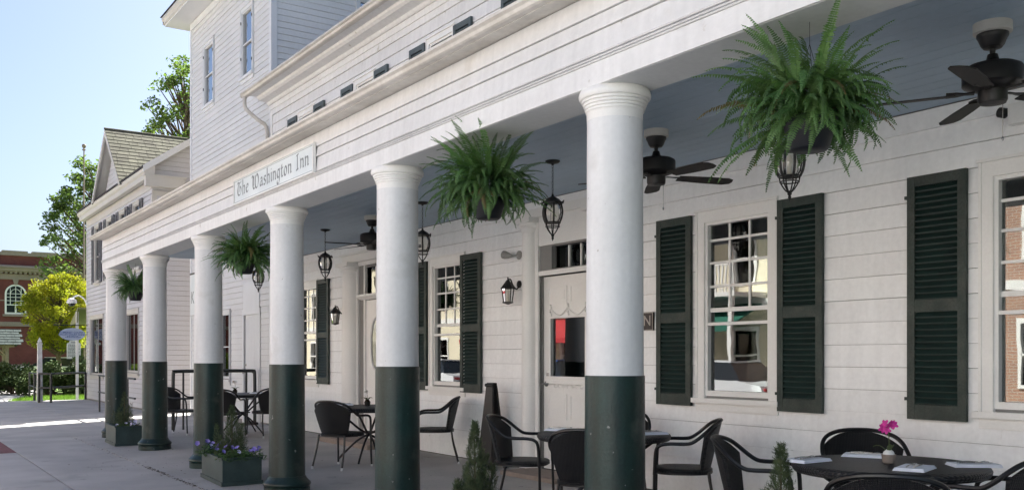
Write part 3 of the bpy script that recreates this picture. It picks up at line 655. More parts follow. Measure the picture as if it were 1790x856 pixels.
GL = {  # broad pen strokes
 'T': (1.5, [[(.02, 1.42), (.25, 1.66), (.75, 1.52), (1.3, 1.68)], [(.72, 1.5), (.36, 1.25), (.17, .7), (.36, .15), (.75, .0), (1.12, .25), (1.2, .7), (1.0, 1.05), (.85, 1.0)], [(.62, 1.45), (.6, .95), (.62, .4)]]),
 'h': (1.0, [[(.1, 1.72), (.2, 1.62), (.2, 0), (.3, .05)], [(.2, .72), (.45, .98), (.68, .9), (.72, .5), (.66, .0), (.82, .06)]]),
 'e': (.9, [[(.18, .48), (.5, .62), (.7, .75), (.6, .95), (.42, 1.0), (.2, .78), (.15, .4), (.3, .06), (.5, 0), (.74, .2)]]),
 'W': (2.15, [[(.0, 1.45), (.22, 1.68), (.36, 1.4), (.34, .6), (.5, .1), (.8, .02), (1.0, .3), (1.05, 1.0), (.98, 1.6)], [(1.03, .5), (1.2, .06), (1.5, .04), (1.78, .5), (1.82, 1.1), (1.6, 1.6), (1.35, 1.66), (1.3, 1.4)], [(.55, 1.62), (.62, 1.2), (.62, .4)]]),
 'a': (.95, [[(.2, .82), (.42, 1.0), (.62, .85), (.64, .2), (.74, .02), (.86, .1)], [(.62, .6), (.3, .5), (.14, .22), (.3, 0), (.5, .08), (.63, .25)]]),
 's': (.8, [[(.62, .88), (.4, 1.02), (.2, .85), (.24, .65), (.52, .42), (.56, .16), (.36, -.02), (.12, .12)]]),
 'i': (.5, [[(.12, .95), (.22, .98), (.22, .1), (.36, .04)], [(.17, 1.38), (.28, 1.5)]]),
 'n': (1.0, [[(.08, .92), (.2, 1.0), (.2, 0)], [(.2, .72), (.45, .98), (.68, .88), (.72, .5), (.70, .08), (.86, .06)]]),
 'g': (1.0, [[(.66, .9), (.4, 1.02), (.17, .75), (.17, .35), (.38, .06), (.62, .25)], [(.66, 1.0), (.84, 1.05)], [(.68, .98), (.68, .2), (.64, -.4), (.4, -.66), (.14, -.5), (.2, -.25)]]),
 't': (.65, [[(.24, 1.4), (.24, .2), (.36, 0), (.55, .12)], [(.04, .96), (.5, 1.0)]]),
 'o': (.95, [[(.42, 1.0), (.2, .8), (.15, .4), (.3, .05), (.5, .0), (.7, .3), (.7, .7), (.5, 1.0), (.36, 1.0)]]),
 'I': (.95, [[(.42, 1.66), (.42, .02)], [(.18, 1.56), (.42, 1.66), (.68, 1.68)], [(.16, .02), (.42, 0), (.66, .1)]]),
}
txt = 'The Washington Inn'; adv = sum(.75 if c == ' ' else GL[c][0] for c in txt)
ux, uy = 2.10 / adv, .086; cx = SA + .10; base_ = 3.212
for ch in txt:
    if ch == ' ': cx += .75 * ux; continue
    q = MB(); nn = 0
    for stq in GL[ch][1]:
        pts = smooth_path([(p[0] * ux, p[1] * uy, 0) for p in stq], 6)
        for (nx, ny) in ((.0115, .0075), (-.002, .0045)):
            nn += 1; d = .0012 + nn * .00012; vs = []; fs = []
            for p in pts:
                vs.append(FS @ Vector((cx + p.x - nx, base_ + p.y - ny, d))); vs.append(FS @ Vector((cx + p.x + nx, base_ + p.y + ny, d)))
            for i in range(len(pts) - 1): fs.append((2 * i, 2 * i + 2, 2 * i + 3, 2 * i + 1))
            q.add(vs, fs)
    q.build('letter', 'signink', sg); cx += GL[ch][0] * ux

# ================================================================ COLUMNS
COLS = [(1.47, 1.325), (4.22, 1.315), (6.97, 1.345), (9.47, 1.347), (12.24, 1.345), (15.02, 1.355), (17.77, 1.362)]
CX = 3.59
clab = ['round white porch column with dark green base right of the nearest hanging fern, beyond the frame', 'nearest and widest white and green porch column in front of the panelled door',
        'white and green porch column between the wall lantern door and the second hanging fern', 'white and green porch column below the right end of the inn sign',
        'white and green porch column partly behind the third hanging fern', 'white and green porch column beside the small far planter box', 'farthest white and green porch column at the end of the porch']
PG = 'round porch columns'
for i, (y, pz) in enumerate(COLS):
    if i == 0: continue
    z0 = gz(CX) - .005
    c = thing('porch_column', clab[i], 'column', (CX, y, z0), PG)
    mm = Matrix.Translation((CX, y, 0)); rs = .165 if i == 1 else .172
    rad = lambda z: rs * (1.055 - .075 * z / 2.8)
    q = MB(); q.lathe([(rad(pz), pz - .01), (rad(1.8), 1.8), (rad(2.3), 2.3), (rad(2.8), 2.84)], 48, mm, False); q.build('shaft', 'colwhite', c, True)
    q = MB(); rg = lambda z: rad(z) + .006
    q.lathe([(rg(.1), .17), (rg(.6), .6), (rg(pz), pz - .002), (rg(pz) - .006, pz)], 48, mm, False); q.build('painted_base', 'colgreen', c, True)
    q = MB(); q.lathe([(.236, z0), (.236, .078), (.228, .084), (.240, .092), (.246, .11), (.242, .125), (.222, .145), (.203, .165), (rg(.1) + .004, .19)], 48, mm); q.build('plinth', 'colgreen', c, True)
    q = MB(); pr = [(rad(2.8) + .0015, 2.79), (rad(2.8) + .003, 2.835)]; r_ = rad(2.8) + .004; z = 2.838
    for k in range(4):
        pr += [(r_ + .001, z), (r_ + .005, z + .003), (r_ + .0065, z + .009), (r_ + .0055, z + .014), (r_ + .003, z + .0165)]; r_ += .0066 + .0008 * k; z += .0175
    pr += [(r_ + .005, z + .002), (r_ + .012, z + .012), (r_ + .014, z + .026), (r_ + .010, z + .042), (r_ + .004, z + .056)]
    pr = [(a_, min(b_, 2.966)) for a_, b_ in pr]
    q.lathe(pr, 48, mm); q.build('capital', 'trim', c, True)

# ================================================================ FERNS
def frond_mesh(L_, e0, bend, width, seed):
    rnd = random.Random(seed); q = MB(); n = 30; p = Vector((0, 0, 0)); ang = e0; pts = []; tl = 0
    side = rnd.uniform(-.25, .25); yaw = 0
    for i in range(n + 1):
        pts.append((p.copy(), ang, yaw)); st = L_ / n
        ang -= bend / n * (.4 + 1.4 * i / n); yaw += side / n
        p = p + Vector((math.cos(ang) * math.cos(yaw), math.cos(ang) * math.sin(yaw), math.sin(ang))) * st
    q.tube([a[0] for a in pts], [.0022 * (1 - .7 * i / n) for i in range(n + 1)], 3, caps=False)
    m = int(L_ / .0138)
    for j in range(m):
        t = .10 + .90 * j / m; k = min(int(t * n), n - 1); f = t * n - k
        pp = pts[k][0].lerp(pts[k + 1][0], f); T = (pts[k + 1][0] - pts[k][0]).normalized(); a = Vector((-math.sin(pts[k][2]), math.cos(pts[k][2]), 0)); nrm = T.cross(a)
        wl = width * (min(1, (t - .06) * 5)) ** .7 * (1 - max(0, (t - .55)) / .47) ** .8 * rnd.uniform(.85, 1.1)
        if wl < .004: continue
        tw = rnd.uniform(-.5, .5)
        for sg_ in (-1, 1):
            d = (a * sg_ + T * .28 + nrm * (-.22 + tw * .5)).normalized(); hw = .0066
            u = T * hw * (1 - .3 * t)
            q.add([pp - u * .5, pp + d * wl * .45 - u, pp + d * wl + nrm * -.004 * 1, pp + d * wl * .5 + u * 1.1, pp + u * .8], [(0, 1, 2, 3, 4)])
    return q.mesh('frond', 'frond_dry' if seed % 26 == 0 else 'frond')
FR = []
k = 0
for e0 in (1.5, 1.35, 1.2, 1.05, .9, .75, .6, .45, .3, .1, -.15):      # arching fronds
    for v in range(3):
        k += 1; FR.append((frond_mesh(random.uniform(.40, .54), e0 + random.uniform(-.1, .1), (random.uniform(.5, 1.4) if e0 > 1 else random.uniform(.8, 1.7)) * (1 if e0 > .5 else .8), random.uniform(.034, .043), k), e0))
for e0 in (.9, .7, .5, .35, .2, .05):                                  # short fronds draping over the pot
    for v in range(6):
        k += 1; FR.append((frond_mesh(random.uniform(.30, .44), e0 + random.uniform(-.15, .15), random.uniform(1.7, 2.6), random.uniform(.032, .042), k), e0))
def fern(loc, n, seed, label, s=1.):
    rnd = random.Random(seed)
    t = thing('hanging_fern', label, 'plant', loc, 'ferns hanging between the porch columns')
    x, y, z = loc; mm = Matrix.Translation(loc)
    q = MB(); q.lathe([(.075, .01), (.088, .02), (.118, .13), (.125, .135), (.125, .155), (.115, .155), (.11, .12)], 28, mm); q.build('pot', 'pot', t, True)
    q = MB(); q.lathe([(.112, .125), (.09, .13), (0.0, .135)], 20, mm, False); q.build('potting_soil', 'soil', t)
    for k in range(3):
        a = k * 2.094 + .4; q = MB(); q.tube([(x + .118 * math.cos(a), y + .118 * math.sin(a), z + .15), (x, y, z + .50), (x, y, 2.965)], .0015, 4); q.build('wire', 'iron', t)
    for i in range(n):
        me, e0 = FR[int(rnd.random() ** .95 * len(FR))]
        a = rnd.uniform(0, 6.283); rr = rnd.uniform(.02, .12); sc = s * rnd.uniform(.8, 1.12) * .88 * (1 + .14 * math.cos(a - seed * 1.7))
        m_ = Matrix.Translation((rr * math.cos(a), rr * math.sin(a), .14 + rnd.uniform(0, .15))) @ Matrix.Rotation(a + rnd.uniform(-.3, .3), 4, 'Z') @ Matrix.Rotation(rnd.uniform(-.5, .5), 4, 'X') @ Matrix.Rotation(rnd.uniform(-.25, .25), 4, 'Y') @ Matrix.Diagonal((sc, sc * rnd.uniform(.8, 1.1), sc, 1))
        link('frond', me, t, m_)
    return t
fern((3.58, 2.83, 2.36), 299, 1, 'largest hanging fern, nearest, bushy and bright green beside the right ceiling fan', 1.0)
fern((3.60, 5.60, 2.38), 295, 2, 'big dark green hanging fern between the two nearest visible columns', 1.0)
fern((3.60, 10.85, 2.38), 260, 3, 'hanging fern right below the inn sign partly behind a column', 1.0)
fern((3.60, 16.35, 2.34), 220, 4, 'smallest and farthest hanging fern at the end of the porch', .95)

# ================================================================ CEILING FANS
def fan(loc, ang, label):
    x, y, z = loc; t = thing('ceiling_fan', label, 'ceiling fan', loc, 'dark ceiling fans under the porch'); mm = Matrix.Translation(loc)   # loc at ceiling
    q = MB(); q.lathe([(.100, 0), (.100, -.052), (.090, -.058), (0, -.058)], 32, mm); q.build('mounting_block', 'housetrim', t, True)
    q = MB(); q.lathe([(.082, -.058), (.082, -.072), (.074, -.085), (.060, -.12), (.048, -.135), (.016, -.14), (.014, -.165), (.026, -.17), (.034, -.20), (.055, -.222), (.06, -.225)], 28, mm); q.build('canopy', 'fanblack', t, True)
    q = MB(); q.lathe([(.06, -.222), (.125, -.230), (.150, -.243), (.156, -.256), (.156, -.335), (.150, -.342), (.10, -.362), (.075, -.37), (.075, -.425), (.068, -.44), (0, -.445)], 36, mm); q.build('motor', 'fanblack', t, True)
    q = MB(); q.tube([(x + .05, y - .03, z - .44), (x + .05, y - .03, z - .62)], .0018, 5); q.lathe([(.003, 0), (.008, -.012), (.003, -.025)], 8, Matrix.Translation((x + .05, y - .03, z - .62))); q.build('pull_chain', 'chrome', t)
    for k in range(5):
        a = R(ang + 72 * k); m_ = mm @ Matrix.Rotation(a, 4, 'Z') @ Matrix.Translation((0, 0, -.375))
        q = MB(); q.prism([(.09, -.02), (.14, -.012), (.18, -.03), (.235, -.035), (.235, .035), (.18, .03), (.14, .012), (.09, .02)], -.004, .004, lambda p, r_, d: (p, r_, d), m_ @ Matrix.Rotation(R(6), 4, 'X')); q.build('blade_arm', 'fanblack', t)
        q = MB(); q.prism([(.19, -.052), (.40, -.066), (.61, -.068), (.655, -.045), (.665, 0), (.655, .04), (.60, .066), (.40, .064), (.19, .05)], -.0035, .0035, lambda p, r_, d: (p, r_, d - (p - .19) * .02), m_ @ Matrix.Translation((0, 0, -.006)) @ Matrix.Rotation(R(-10), 4, 'X')); q.build('blade', 'blade', t)
fan((5.12, 2.82, 3.258), 52, 'nearest dark five blade ceiling fan at the right edge under the porch')
fan((5.27, 5.68, 3.258), -21, 'dark ceiling fan right of the nearest column with its pull chain hanging')
fan((5.40, 11.20, 3.258), 183, 'farthest dark ceiling fan, half behind the column left of the big fern')

# ================================================================ LANTERNS
def hanging_lantern(name='hanging_lantern'):
    t = thing(name, '', 'lantern', (0, 0, 0), 'black lanterns hanging on chains from the porch ceiling')     # origin at the ceiling
    q = MB(); q.lathe([(.062, 0), (.062, -.008), (.05, -.02), (.012, -.03), (.01, -.04)], 20); q.build('canopy', 'iron', t, True)
    q = MB(); z = -.04; k = 0
    while z > -.325:
        q.tube([(Matrix.Rotation(k * 1.57, 3, 'Z') @ Vector((.008 * math.cos(u), 0, z - .014 + .017 * math.sin(u)))) for u in [i * 1.0472 for i in range(6)]], .0022, 4, closed=True); z -= .026; k += 1
    q.build('chain', 'iron', t)
    o = Matrix.Translation((0, 0, -.33))
    q = MB(); q.lathe([(.006, .02), (.012, .0), (.02, -.006), (.03, -.012), (.056, -.03), (.072, -.05), (.085, -.056), (.085, -.064), (.066, -.07)], 24, o); q.build('top_cap', 'iron', t, True)
    for k in range(6):
        a = k * 1.0472; q = MB(); q.tube([(Vector((math.cos(a) * .088, math.sin(a) * .088, -.06))), Vector((math.cos(a) * .10, math.sin(a) * .10, -.045)), Vector((math.cos(a) * .092, math.sin(a) * .092, -.075))], .006, 5, o)
        q.tube(smooth_path([(math.cos(a) * r_, math.sin(a) * r_, z) for r_, z in ((.070, -.064), (.084, -.11), (.088, -.16), (.078, -.215), (.062, -.25))], 4), .0085, 6, o)
        q.tube(smooth_path([(math.cos(a) * r_, math.sin(a) * r_, z) for r_, z in ((.062, -.25), (.056, -.285), (.03, -.335), (.008, -.36))], 4), .0045, 5, o); q.build('rib', 'iron', t, True)
    q = MB(); q.lathe([(.062, -.066), (.076, -.11), (.080, -.16), (.070, -.215), (.054, -.245)], 20, o, False); q.build('glass', 'lampglass', t, True)
    q = MB(); q.tube(ring(.064, -.248, 20), .006, 5, o, closed=True); q.tube(ring(.058, -.285, 20), .005, 5, o, closed=True); q.lathe([(0, -.24), (.05, -.242), (.05, -.25), (0, -.252)], 16, o); q.build('ring', 'iron', t, True)
    q = MB(); q.lathe([(.004, -.345), (.012, -.358), (.014, -.37), (.007, -.382), (.011, -.39), (.006, -.405), (.001, -.42)], 12, o); q.build('finial', 'iron', t, True)
    q = MB(); q.lathe([(.014, -.24), (.014, -.17), (.010, -.165), (.018, -.14), (.014, -.115), (.004, -.095)], 12, o); q.build('bulb', 'bulb', t, True)
    return t
hl = hanging_lantern(); hl.scale = (1.12, 1.12, 1); put = placer(hl)
for (x, y, lb) in ((5.30, 4.36, 'black hanging lantern directly below the nearest and largest fern'), (5.28, 7.10, 'black hanging lantern with chain right beside the second large fern'), (5.41, 9.86, 'black hanging lantern just right of the column left of the large dark fern'),
                   (5.41, 12.76, 'black hanging lantern in front of the shuttered window beside door with pilasters'), (5.41, 15.60, 'farthest hanging lantern, its bottom showing under the third fern')):
    put((x, y, 3.256), 0, lb)
put.flush()
def coach_lamp():
    t = thing('wall_lantern', '', 'lantern', (0, 0, 0), 'black coach lanterns on the inn wall')       # origin on the wall, outward = -X
    q = MB(); q.lathe([(.045, 0), (.045, .012), (.03, .02), (.012, .03)], 18, Matrix.Rotation(-math.pi / 2, 4, 'Y')); q.build('back_plate', 'iron', t, True)
    q = MB(); q.tube(smooth_path([(-.01, 0, -.03), (-.05, .0, -.06), (-.10, 0, -.01), (-.13, 0, .05), (-.165, 0, .045), (-.17, 0, .02)], 5), .009, 8); q.build('arm', 'iron', t, True)
    o = Matrix.Translation((-.17, 0, .02)); n = 6
    def hexr(r_, z): return [(r_ * math.cos(k * 1.0472 + .5), r_ * math.sin(k * 1.0472 + .5), z) for k in range(n)]
    q = MB(); q.lathe([(.004, .06), (.010, .045), (.006, .03), (.02, .02), (.03, .005), (.055, -.03), (.088, -.075), (.088, -.083), (.06, -.086)], 6, o @ Matrix.Rotation(.5, 4, 'Z')); q.build('roof', 'iron', t)
    q = MB(); q.lathe([(.072, -.083), (.050, -.24)], 6, o @ Matrix.Rotation(.5, 4, 'Z'), False); q.build('glass', 'lampglass', t)
    for a_, b_ in zip(hexr(.074, -.083), hexr(.054, -.24)): q = MB(); q.tube([a_, b_], .0048, 5, o); q.build('bar', 'iron', t)
    q = MB(); q.lathe([(.066, -.238), (.066, -.25), (.03, -.262), (.01, -.27)], 6, o @ Matrix.Rotation(.5, 4, 'Z')); q.build('base', 'iron', t)
    q = MB(); q.lathe([(.018, -.24), (.018, -.16), (.013, -.12), (.004, -.10)], 12, o); q.build('bulb', 'bulb', t, True)
    return t
cl = coach_lamp(); put = placer(cl)
put((WX - .022, 9.38, 2.30), 0, 'black coach lantern on the wall left of the glazed white panelled door')
put((WX - .022, 14.47, 2.20), 0, 'black coach lantern on the wall between the narrow shuttered window and the far door')
put.flush()

# ================================================================ TABLES, CHAIRS
def table():
    t = thing('bistro_table', '', 'table', (0, 0, 0), 'round woven tables under the porch')
    q = MB(); q.lathe([(0, .715), (.30, .716), (.545, .715), (.565, .708), (.573, .692), (.570, .676), (.555, .664), (.53, .662)], 56); q.build('tabletop', 'tablewick', t, True)
    q = MB(); q.tube(ring(.555, .668, 48), .009, 6, closed=True); q.tube(ring(.30, .655, 36), .010, 6, closed=True); q.tube(ring(.13, .38, 24), .008, 6, closed=True); q.build('rim', 'black', t, True)
    for k in range(4):
        a = k * 1.5708 + .6; q = MB()
        q.tube(smooth_path([(math.cos(a) * r_, math.sin(a) * r_, z) for r_, z in ((.46, .66), (.40, .62), (.26, .52), (.10, .40), (-.14, .28), (-.34, .10), (-.42, .012))], 5), .0145, 8); q.build('leg', 'black', t, True)
    return t
def chair():
    t = thing('armchair', '', 'chair', (0, 0, 0), 'black woven armchairs around the porch tables')
    # curved woven back with thickness
    q = MB(); nu, nv = 18, 9; vs = []
    for s_ in (0, 1):
        for j in range(nv + 1):
            v = j / nv
            for i in range(nu + 1):
                u = -1 + 2 * i / nu; hw = .195 + .085 * v ** .8
                x = u * hw; y = -.205 - .095 * v + .115 * u * u * (.55 + .45 * v); z = .425 + v * (.398 - .115 * u * u * abs(u) ** .6)
                y += (-.011 if s_ else .011); vs.append((x, y, z))
    W_ = nu + 1; T_ = W_ * (nv + 1); fs = []
    for j in range(nv):
        for i in range(nu):
            a = j * W_ + i; fs.append((a, a + 1, a + 1 + W_, a + W_)); fs.append((T_ + a, T_ + a + W_, T_ + a + 1 + W_, T_ + a + 1))
    for i in range(nu): a = nv * W_ + i; fs.append((a, a + 1, T_ + a + 1, T_ + a)); a = i; fs.append((a, T_ + a, T_ + a + 1, a + 1))
    for j in range(nv): a = j * W_; fs.append((a, a + W_, T_ + a + W_, T_ + a)); a = j * W_ + nu; fs.append((a, T_ + a, T_ + a + W_, a + W_))
    q.add(vs, fs); q.build('backrest', 'wicker', t, True)
    def se(rx, ry, z, n=36, p=2.7): return [(rx * math.copysign(abs(math.cos(u)) ** (2 / p), math.cos(u)), .01 + ry * math.copysign(abs(math.sin(u)) ** (2 / p), math.sin(u)), z) for u in [2 * math.pi * i / n for i in range(n)]]
    q = MB(); vs = se(.232, .232, .398) + se(.245, .245, .412) + se(.245, .245, .428) + se(.228, .228, .440) + se(.12, .12, .436) + [(0, .01, .434)]; n = 36; fs = [tuple(range(n - 1, -1, -1))]
    for r_ in range(4): fs += [(r_ * n + i, r_ * n + (i + 1) % n, (r_ + 1) * n + (i + 1) % n, (r_ + 1) * n + i) for i in range(n)]
    fs += [(4 * n + i, 4 * n + (i + 1) % n, 5 * n) for i in range(n)]; q.add(vs, fs); q.build('seat', 'wicker', t, True)
    q = MB(); half = [(.262, .235, .40), (.268, .225, .58), (.272, .195, .635), (.278, .12, .652), (.284, .0, .653), (.288, -.06, .662), (.286, -.12, .70), (.270, -.18, .752), (.225, -.232, .796), (.13, -.285, .826), (0, -.306, .834)]
    full = half + [(-x, y, z) for x, y, z in half[-2::-1]]; q.tube(smooth_path(full, 4), .0145, 8); q.build('arm_rail', 'black', t, True)
    q = MB(); q.tube(se(.238, .238, .405), .010, 6, closed=True); q.build('seat_frame', 'black', t, True)
    for sx in (-1, 1):
        for nm, p in (('f', [(.262, .235, .41), (.264, .24, .2), (.268, .25, .012)]), ('r', [(.20, -.20, .42), (.215, -.225, .25), (.232, -.29, .012)])):
            q = MB(); q.tube([(sx * a, b_, c_) for a, b_, c_ in smooth_path(p, 4)], .0125, 8); lg = q.build('leg', 'black', t, True)
            q = MB(); a, b_, c_ = p[-1]; q.lathe([(.0145, .0), (.0145, .030), (.012, .034)], 10, Matrix.Translation((sx * a, b_, 0))); q.build('foot_cap', 'cap', lg, True)
    return t
TB_ = [((5.16, 3.49), 'woven table with the magenta orchid and four napkins, nearest'), ((5.20, 6.26), 'woven table mostly behind the nearest column'), ((5.40, 11.30), 'woven table behind the column left of the window with two shutters'), ((5.45, 16.55), 'farthest woven table near the black hoop railing')]
put = placer(table())
for (x, y), lb in TB_: put((x, y, gz(x)), random.uniform(0, 1), 'round black ' + lb)
put.flush()
def face(x, y, tx, ty): return math.atan2(ty - y, tx - x) - math.pi / 2
put = placer(chair())
for x, y, tx, ty, lb in (
    (5.66, 3.98, 5.16, 3.40, 'black woven armchair behind the orchid table, against the wall'),
    (4.18, 2.84, 5.16, 3.55, 'black woven armchair in front of the orchid table with its back to the camera'),
    (4.88, 4.26, 5.43, 3.43, 'black woven armchair left of the orchid table, overlapping the chair behind'),
    (5.22, 2.86, 5.12, 3.9, 'black woven armchair right of the orchid table, only an arm showing'),
    (4.92, 7.10, 5.57, 6.34, 'black woven armchair left of the table behind the nearest column, before the door'),
    (5.62, 5.72, 4.91, 6.42, 'black woven armchair facing left between the nearest column and the middle window'),
    (4.62, 5.74, 5.20, 6.26, 'black woven armchair with dark back just left of the nearest column'),
    (5.82, 6.80, 5.2, 6.26, 'black woven armchair behind the nearest column with only its shoulder showing'),
    (5.98, 10.55, 5.11, 11.05, 'black woven armchair facing left below the window with two shutters'),
    (4.86, 10.93, 5.6, 11.3, 'black woven armchair with its broad back to the camera right of the flower planter'),
    (4.62, 17.38, 5.45, 16.6, 'leftmost black woven armchair by the far column and railing'),
    (5.62, 15.72, 5.5, 16.6, 'black woven armchair at the right of the farthest table, half behind a column'),
    (4.95, 15.95, 5.45, 16.55, 'black woven armchair in front of the farthest table behind the flower planter')):
    put((x, y, gz(x)), face(x, y, tx, ty), lb)
put.flush()
# napkins with cutlery, flowers
def napkin(loc, rz, label, w_=.27, l_=.17):
    x, y, z = loc; mm = Matrix.Translation(loc) @ Matrix.Rotation(rz, 4, 'Z')
    t = thing('napkin', label, 'napkin', loc, 'folded white napkins on the tables')
    q = MB()
    for i in range(3): q.box(-w_ / 2 + .004 * i, w_ / 2 - .003 * i, -l_ / 2 + .003 * i, l_ / 2 - .002 * i, .006 * i + .001, .006 * i + .0064, mm @ Matrix.Rotation(.015 * i, 4, 'Z'))
    q.build('cloth', 'napkin', t); return t, mm
def fork(loc, mm, label):
    t = thing('fork', label, 'cutlery', loc, 'forks and knives on the napkins'); q = MB()
    q.tube([mm @ Vector(p) for p in ((-.09, .02, .024), (-.03, .02, .029), (.03, .02, .025))], [.005, .003, .003], 6); q.box(.03, .05, .008, .032, .023, .026, mm); q.build('handle', 'chrome', t)
    for k in range(4): qq = MB(); qq.tube([mm @ Vector((.048, .011 + .006 * k, .0245)), mm @ Vector((.075, .011 + .006 * k, .030)), mm @ Vector((.092, .011 + .006 * k, .026))], .0016, 5); qq.build('tine', 'chrome', t)
def knife(loc, mm, label):
    t = thing('knife', label, 'cutlery', loc, 'forks and knives on the napkins'); q = MB()
    q.tube([mm @ Vector(p) for p in ((-.09, -.02, .024), (0, -.02, .026))], .0045, 6); q.build('handle', 'chrome', t); q = MB(); q.box(0, .10, -.028, -.013, .0245, .026, mm); q.build('blade', 'chrome', t)
NT = [((4.82, 3.83), .6, 'folded napkin at the left edge of the orchid table'), ((5.36, 3.80), -.5, 'folded napkin behind the orchid pot'), ((4.98, 3.20), .9, 'folded napkin in front of the orchid pot with upright looking fork'),
      ((5.42, 3.10), -.1, 'folded napkin at the right edge of the orchid table'), ((5.05, 6.66), -.4, 'folded napkin on the left edge of the table behind the nearest column'), ((5.42, 5.92), .3, 'folded napkin on the right edge of the table behind the nearest column'),
      ((5.18, 11.62), .1, 'folded napkin on the table behind the dark chair back'), ((5.62, 16.25), .2, 'folded napkin on the farthest table')]
for (x, y), a, lb in NT:
    z = gz(5.2) + .716; nk, mm = napkin((x, y, z + (.012 if y > 10 else 0)), a - R(34), lb)
    fork((x, y, z), mm, 'fork on the ' + lb.replace('folded ', '').replace('behind the nearest column', 'hidden by a column')); knife((x, y, z), mm, 'knife on the ' + lb.replace('folded ', '').replace('behind the nearest column', 'hidden by a column'))
def orchid(loc, mt, label, h=.16, n=6):
    x, y, z = loc; t = thing('orchid', label, 'flower', loc); mm = Matrix.Translation(loc)
    q = MB(); q.lathe([(.03, 0), (.036, .005), (.042, .05), (.044, .055), (.036, .055), (.034, .04)], 20, mm); q.build('pot', 'plastic' if mt != 'orchid' else 'stone', t, True)
    q = MB(); q.lathe([(.036, .05), (.03, .07), (.014, .085), (0, .09)], 14, mm); q.build('moss', 'orchidwhite' if mt == 'orchid' else 'soil', t, True)
    st = [(0, 0, .06), (.004, 0, .06 + h * .5), (.0, .006, .06 + h), (-.012, .016, .075 + h * 1.15)]
    q = MB(); q.tube(smooth_path(st, 4), .0025, 6, mm); q.build('stem', 'stem', t, True)
    for k, a in enumerate((.3, 2.2, 3.9)):
        q = MB(); m_ = mm @ Matrix.Translation((0, 0, .06)) @ Matrix.Rotation(a, 4, 'Z'); vs = []; fs = []
        for i in range(6):
            u = i / 5; w_ = .018 * math.sin(math.pi * min(u * .9 + .08, 1)); zz = .045 * math.sin(u * 2.2); vs += [(u * .09, -w_, zz + .006), (u * .09, 0, zz), (u * .09, w_, zz + .006)]
        for i in range(5): o_ = 3 * i; fs += [(o_, o_ + 3, o_ + 4, o_ + 1), (o_ + 1, o_ + 4, o_ + 5, o_ + 2)]
        q.add(vs, fs, m_); q.build('leaf', 'stem', t)
    rnd = random.Random(3)
    for k in range(n):
        c = Vector((rnd.uniform(-.035, .035), rnd.uniform(-.03, .03), h + rnd.uniform(.02, .09))); m_ = mm @ Matrix.Translation(c) @ Matrix.Rotation(rnd.uniform(0, 6), 4, 'Z') @ Matrix.Rotation(1.2 + rnd.uniform(-.4, .4), 4, 'Y')
        q = MB()
        for j in range(5):
            mj = m_ @ Matrix.Rotation(j * 1.257, 4, 'Z'); q.add([(0, 0, 0), (.012, -.011, .004), (.026, -.007, .002), (.030, 0, -.001), (.026, .007, .002), (.012, .011, .004)], [(0, 1, 2, 3, 4, 5)], mj)
        q.build('blossom', mt, t)
orchid((5.16, 3.49, gz(5.16) + .716), 'orchid', 'magenta orchid blossoms in a grey pot on the nearest table')
orchid((5.45, 11.45, gz(5.4) + .716), 'orchidwhite', 'small pale potted flower on the table behind the middle column', .11, 4)
orchid((5.35, 16.65, gz(5.4) + .716), 'orchidwhite', 'small pale potted flower on the farthest table', .13, 5)
# folded sign leaning by the wall
fsn = thing('folded_floor_sign', 'tall tapered black folded plastic floor sign standing against the wall', 'sign', (6.22, 9.60, gz(6.2)))
for sx, nm in ((-1, 'front_panel'), (1, 'rear_panel')):
    q = MB(); zb = gz(6.2)
    def ff(p, r_, d, sx=sx): return (6.22 + sx * (.105 - .085 * r_ / 1.03) + d, 9.60 + p, zb + r_)
    q.prism([(-.16, 0), (-.11, .0), (-.08, .05), (.08, .05), (.11, 0), (.16, 0), (.075, .96), (.06, 1.03), (-.06, 1.03), (-.075, .96)], -.012, .012, ff); q.build(nm, 'plastic', fsn)
q = MB(); q.tube([(6.19, 9.52, gz(6.2) + 1.0), (6.19, 9.68, gz(6.2) + 1.0)], .022, 10); q.build('hinge', 'plastic', fsn, True)

# ================================================================ PLANTERS
def planter(loc, rz, sz, label):
    t = thing('planter_box', label, 'planter', loc, 'green planter boxes between the columns'); L_, W_, H_ = sz; mm = Matrix.Translation(loc) @ Matrix.Rotation(rz, 4, 'Z'); x, y, z = loc
    q = MB(); th = .02
    q.box(-W_, -W_ + th, -L_, L_, .0, H_, mm); q.box(W_ - th, W_, -L_, L_, .0, H_, mm); q.box(-W_ + th, W_ - th, -L_, -L_ + th, 0, H_, mm); q.box(-W_ + th, W_ - th, L_ - th, L_, 0, H_, mm); q.build('box', 'planter', t)
    q = MB(); q.box(-W_ - .014, -W_, -L_ - .014, L_ + .014, 0, .045, mm); q.box(W_, W_ + .014, -L_ - .014, L_ + .014, 0, .045, mm); q.box(-W_, W_, -L_ - .014, -L_, 0, .045, mm); q.box(-W_, W_, L_, L_ + .014, 0, .045, mm); q.build('base_moulding', 'planter', t)
    q = MB(); q.box(-W_ - .012, -W_ + .03, -L_ - .012, L_ + .012, H_, H_ + .022, mm); q.box(W_ - .03, W_ + .012, -L_ - .012, L_ + .012, H_, H_ + .022, mm); q.box(-W_ + .03, W_ - .03, -L_ - .012, -L_ + .03, H_, H_ + .022, mm); q.box(-W_ + .03, W_ - .03, L_ - .03, L_ + .012, H_, H_ + .022, mm); q.build('rim', 'planter', t)
    q = MB(); q.box(-W_ + th, W_ - th, -L_ + th, L_ - th, .02, H_ - .03, mm); q.build('soil', 'soil', t)
    return t
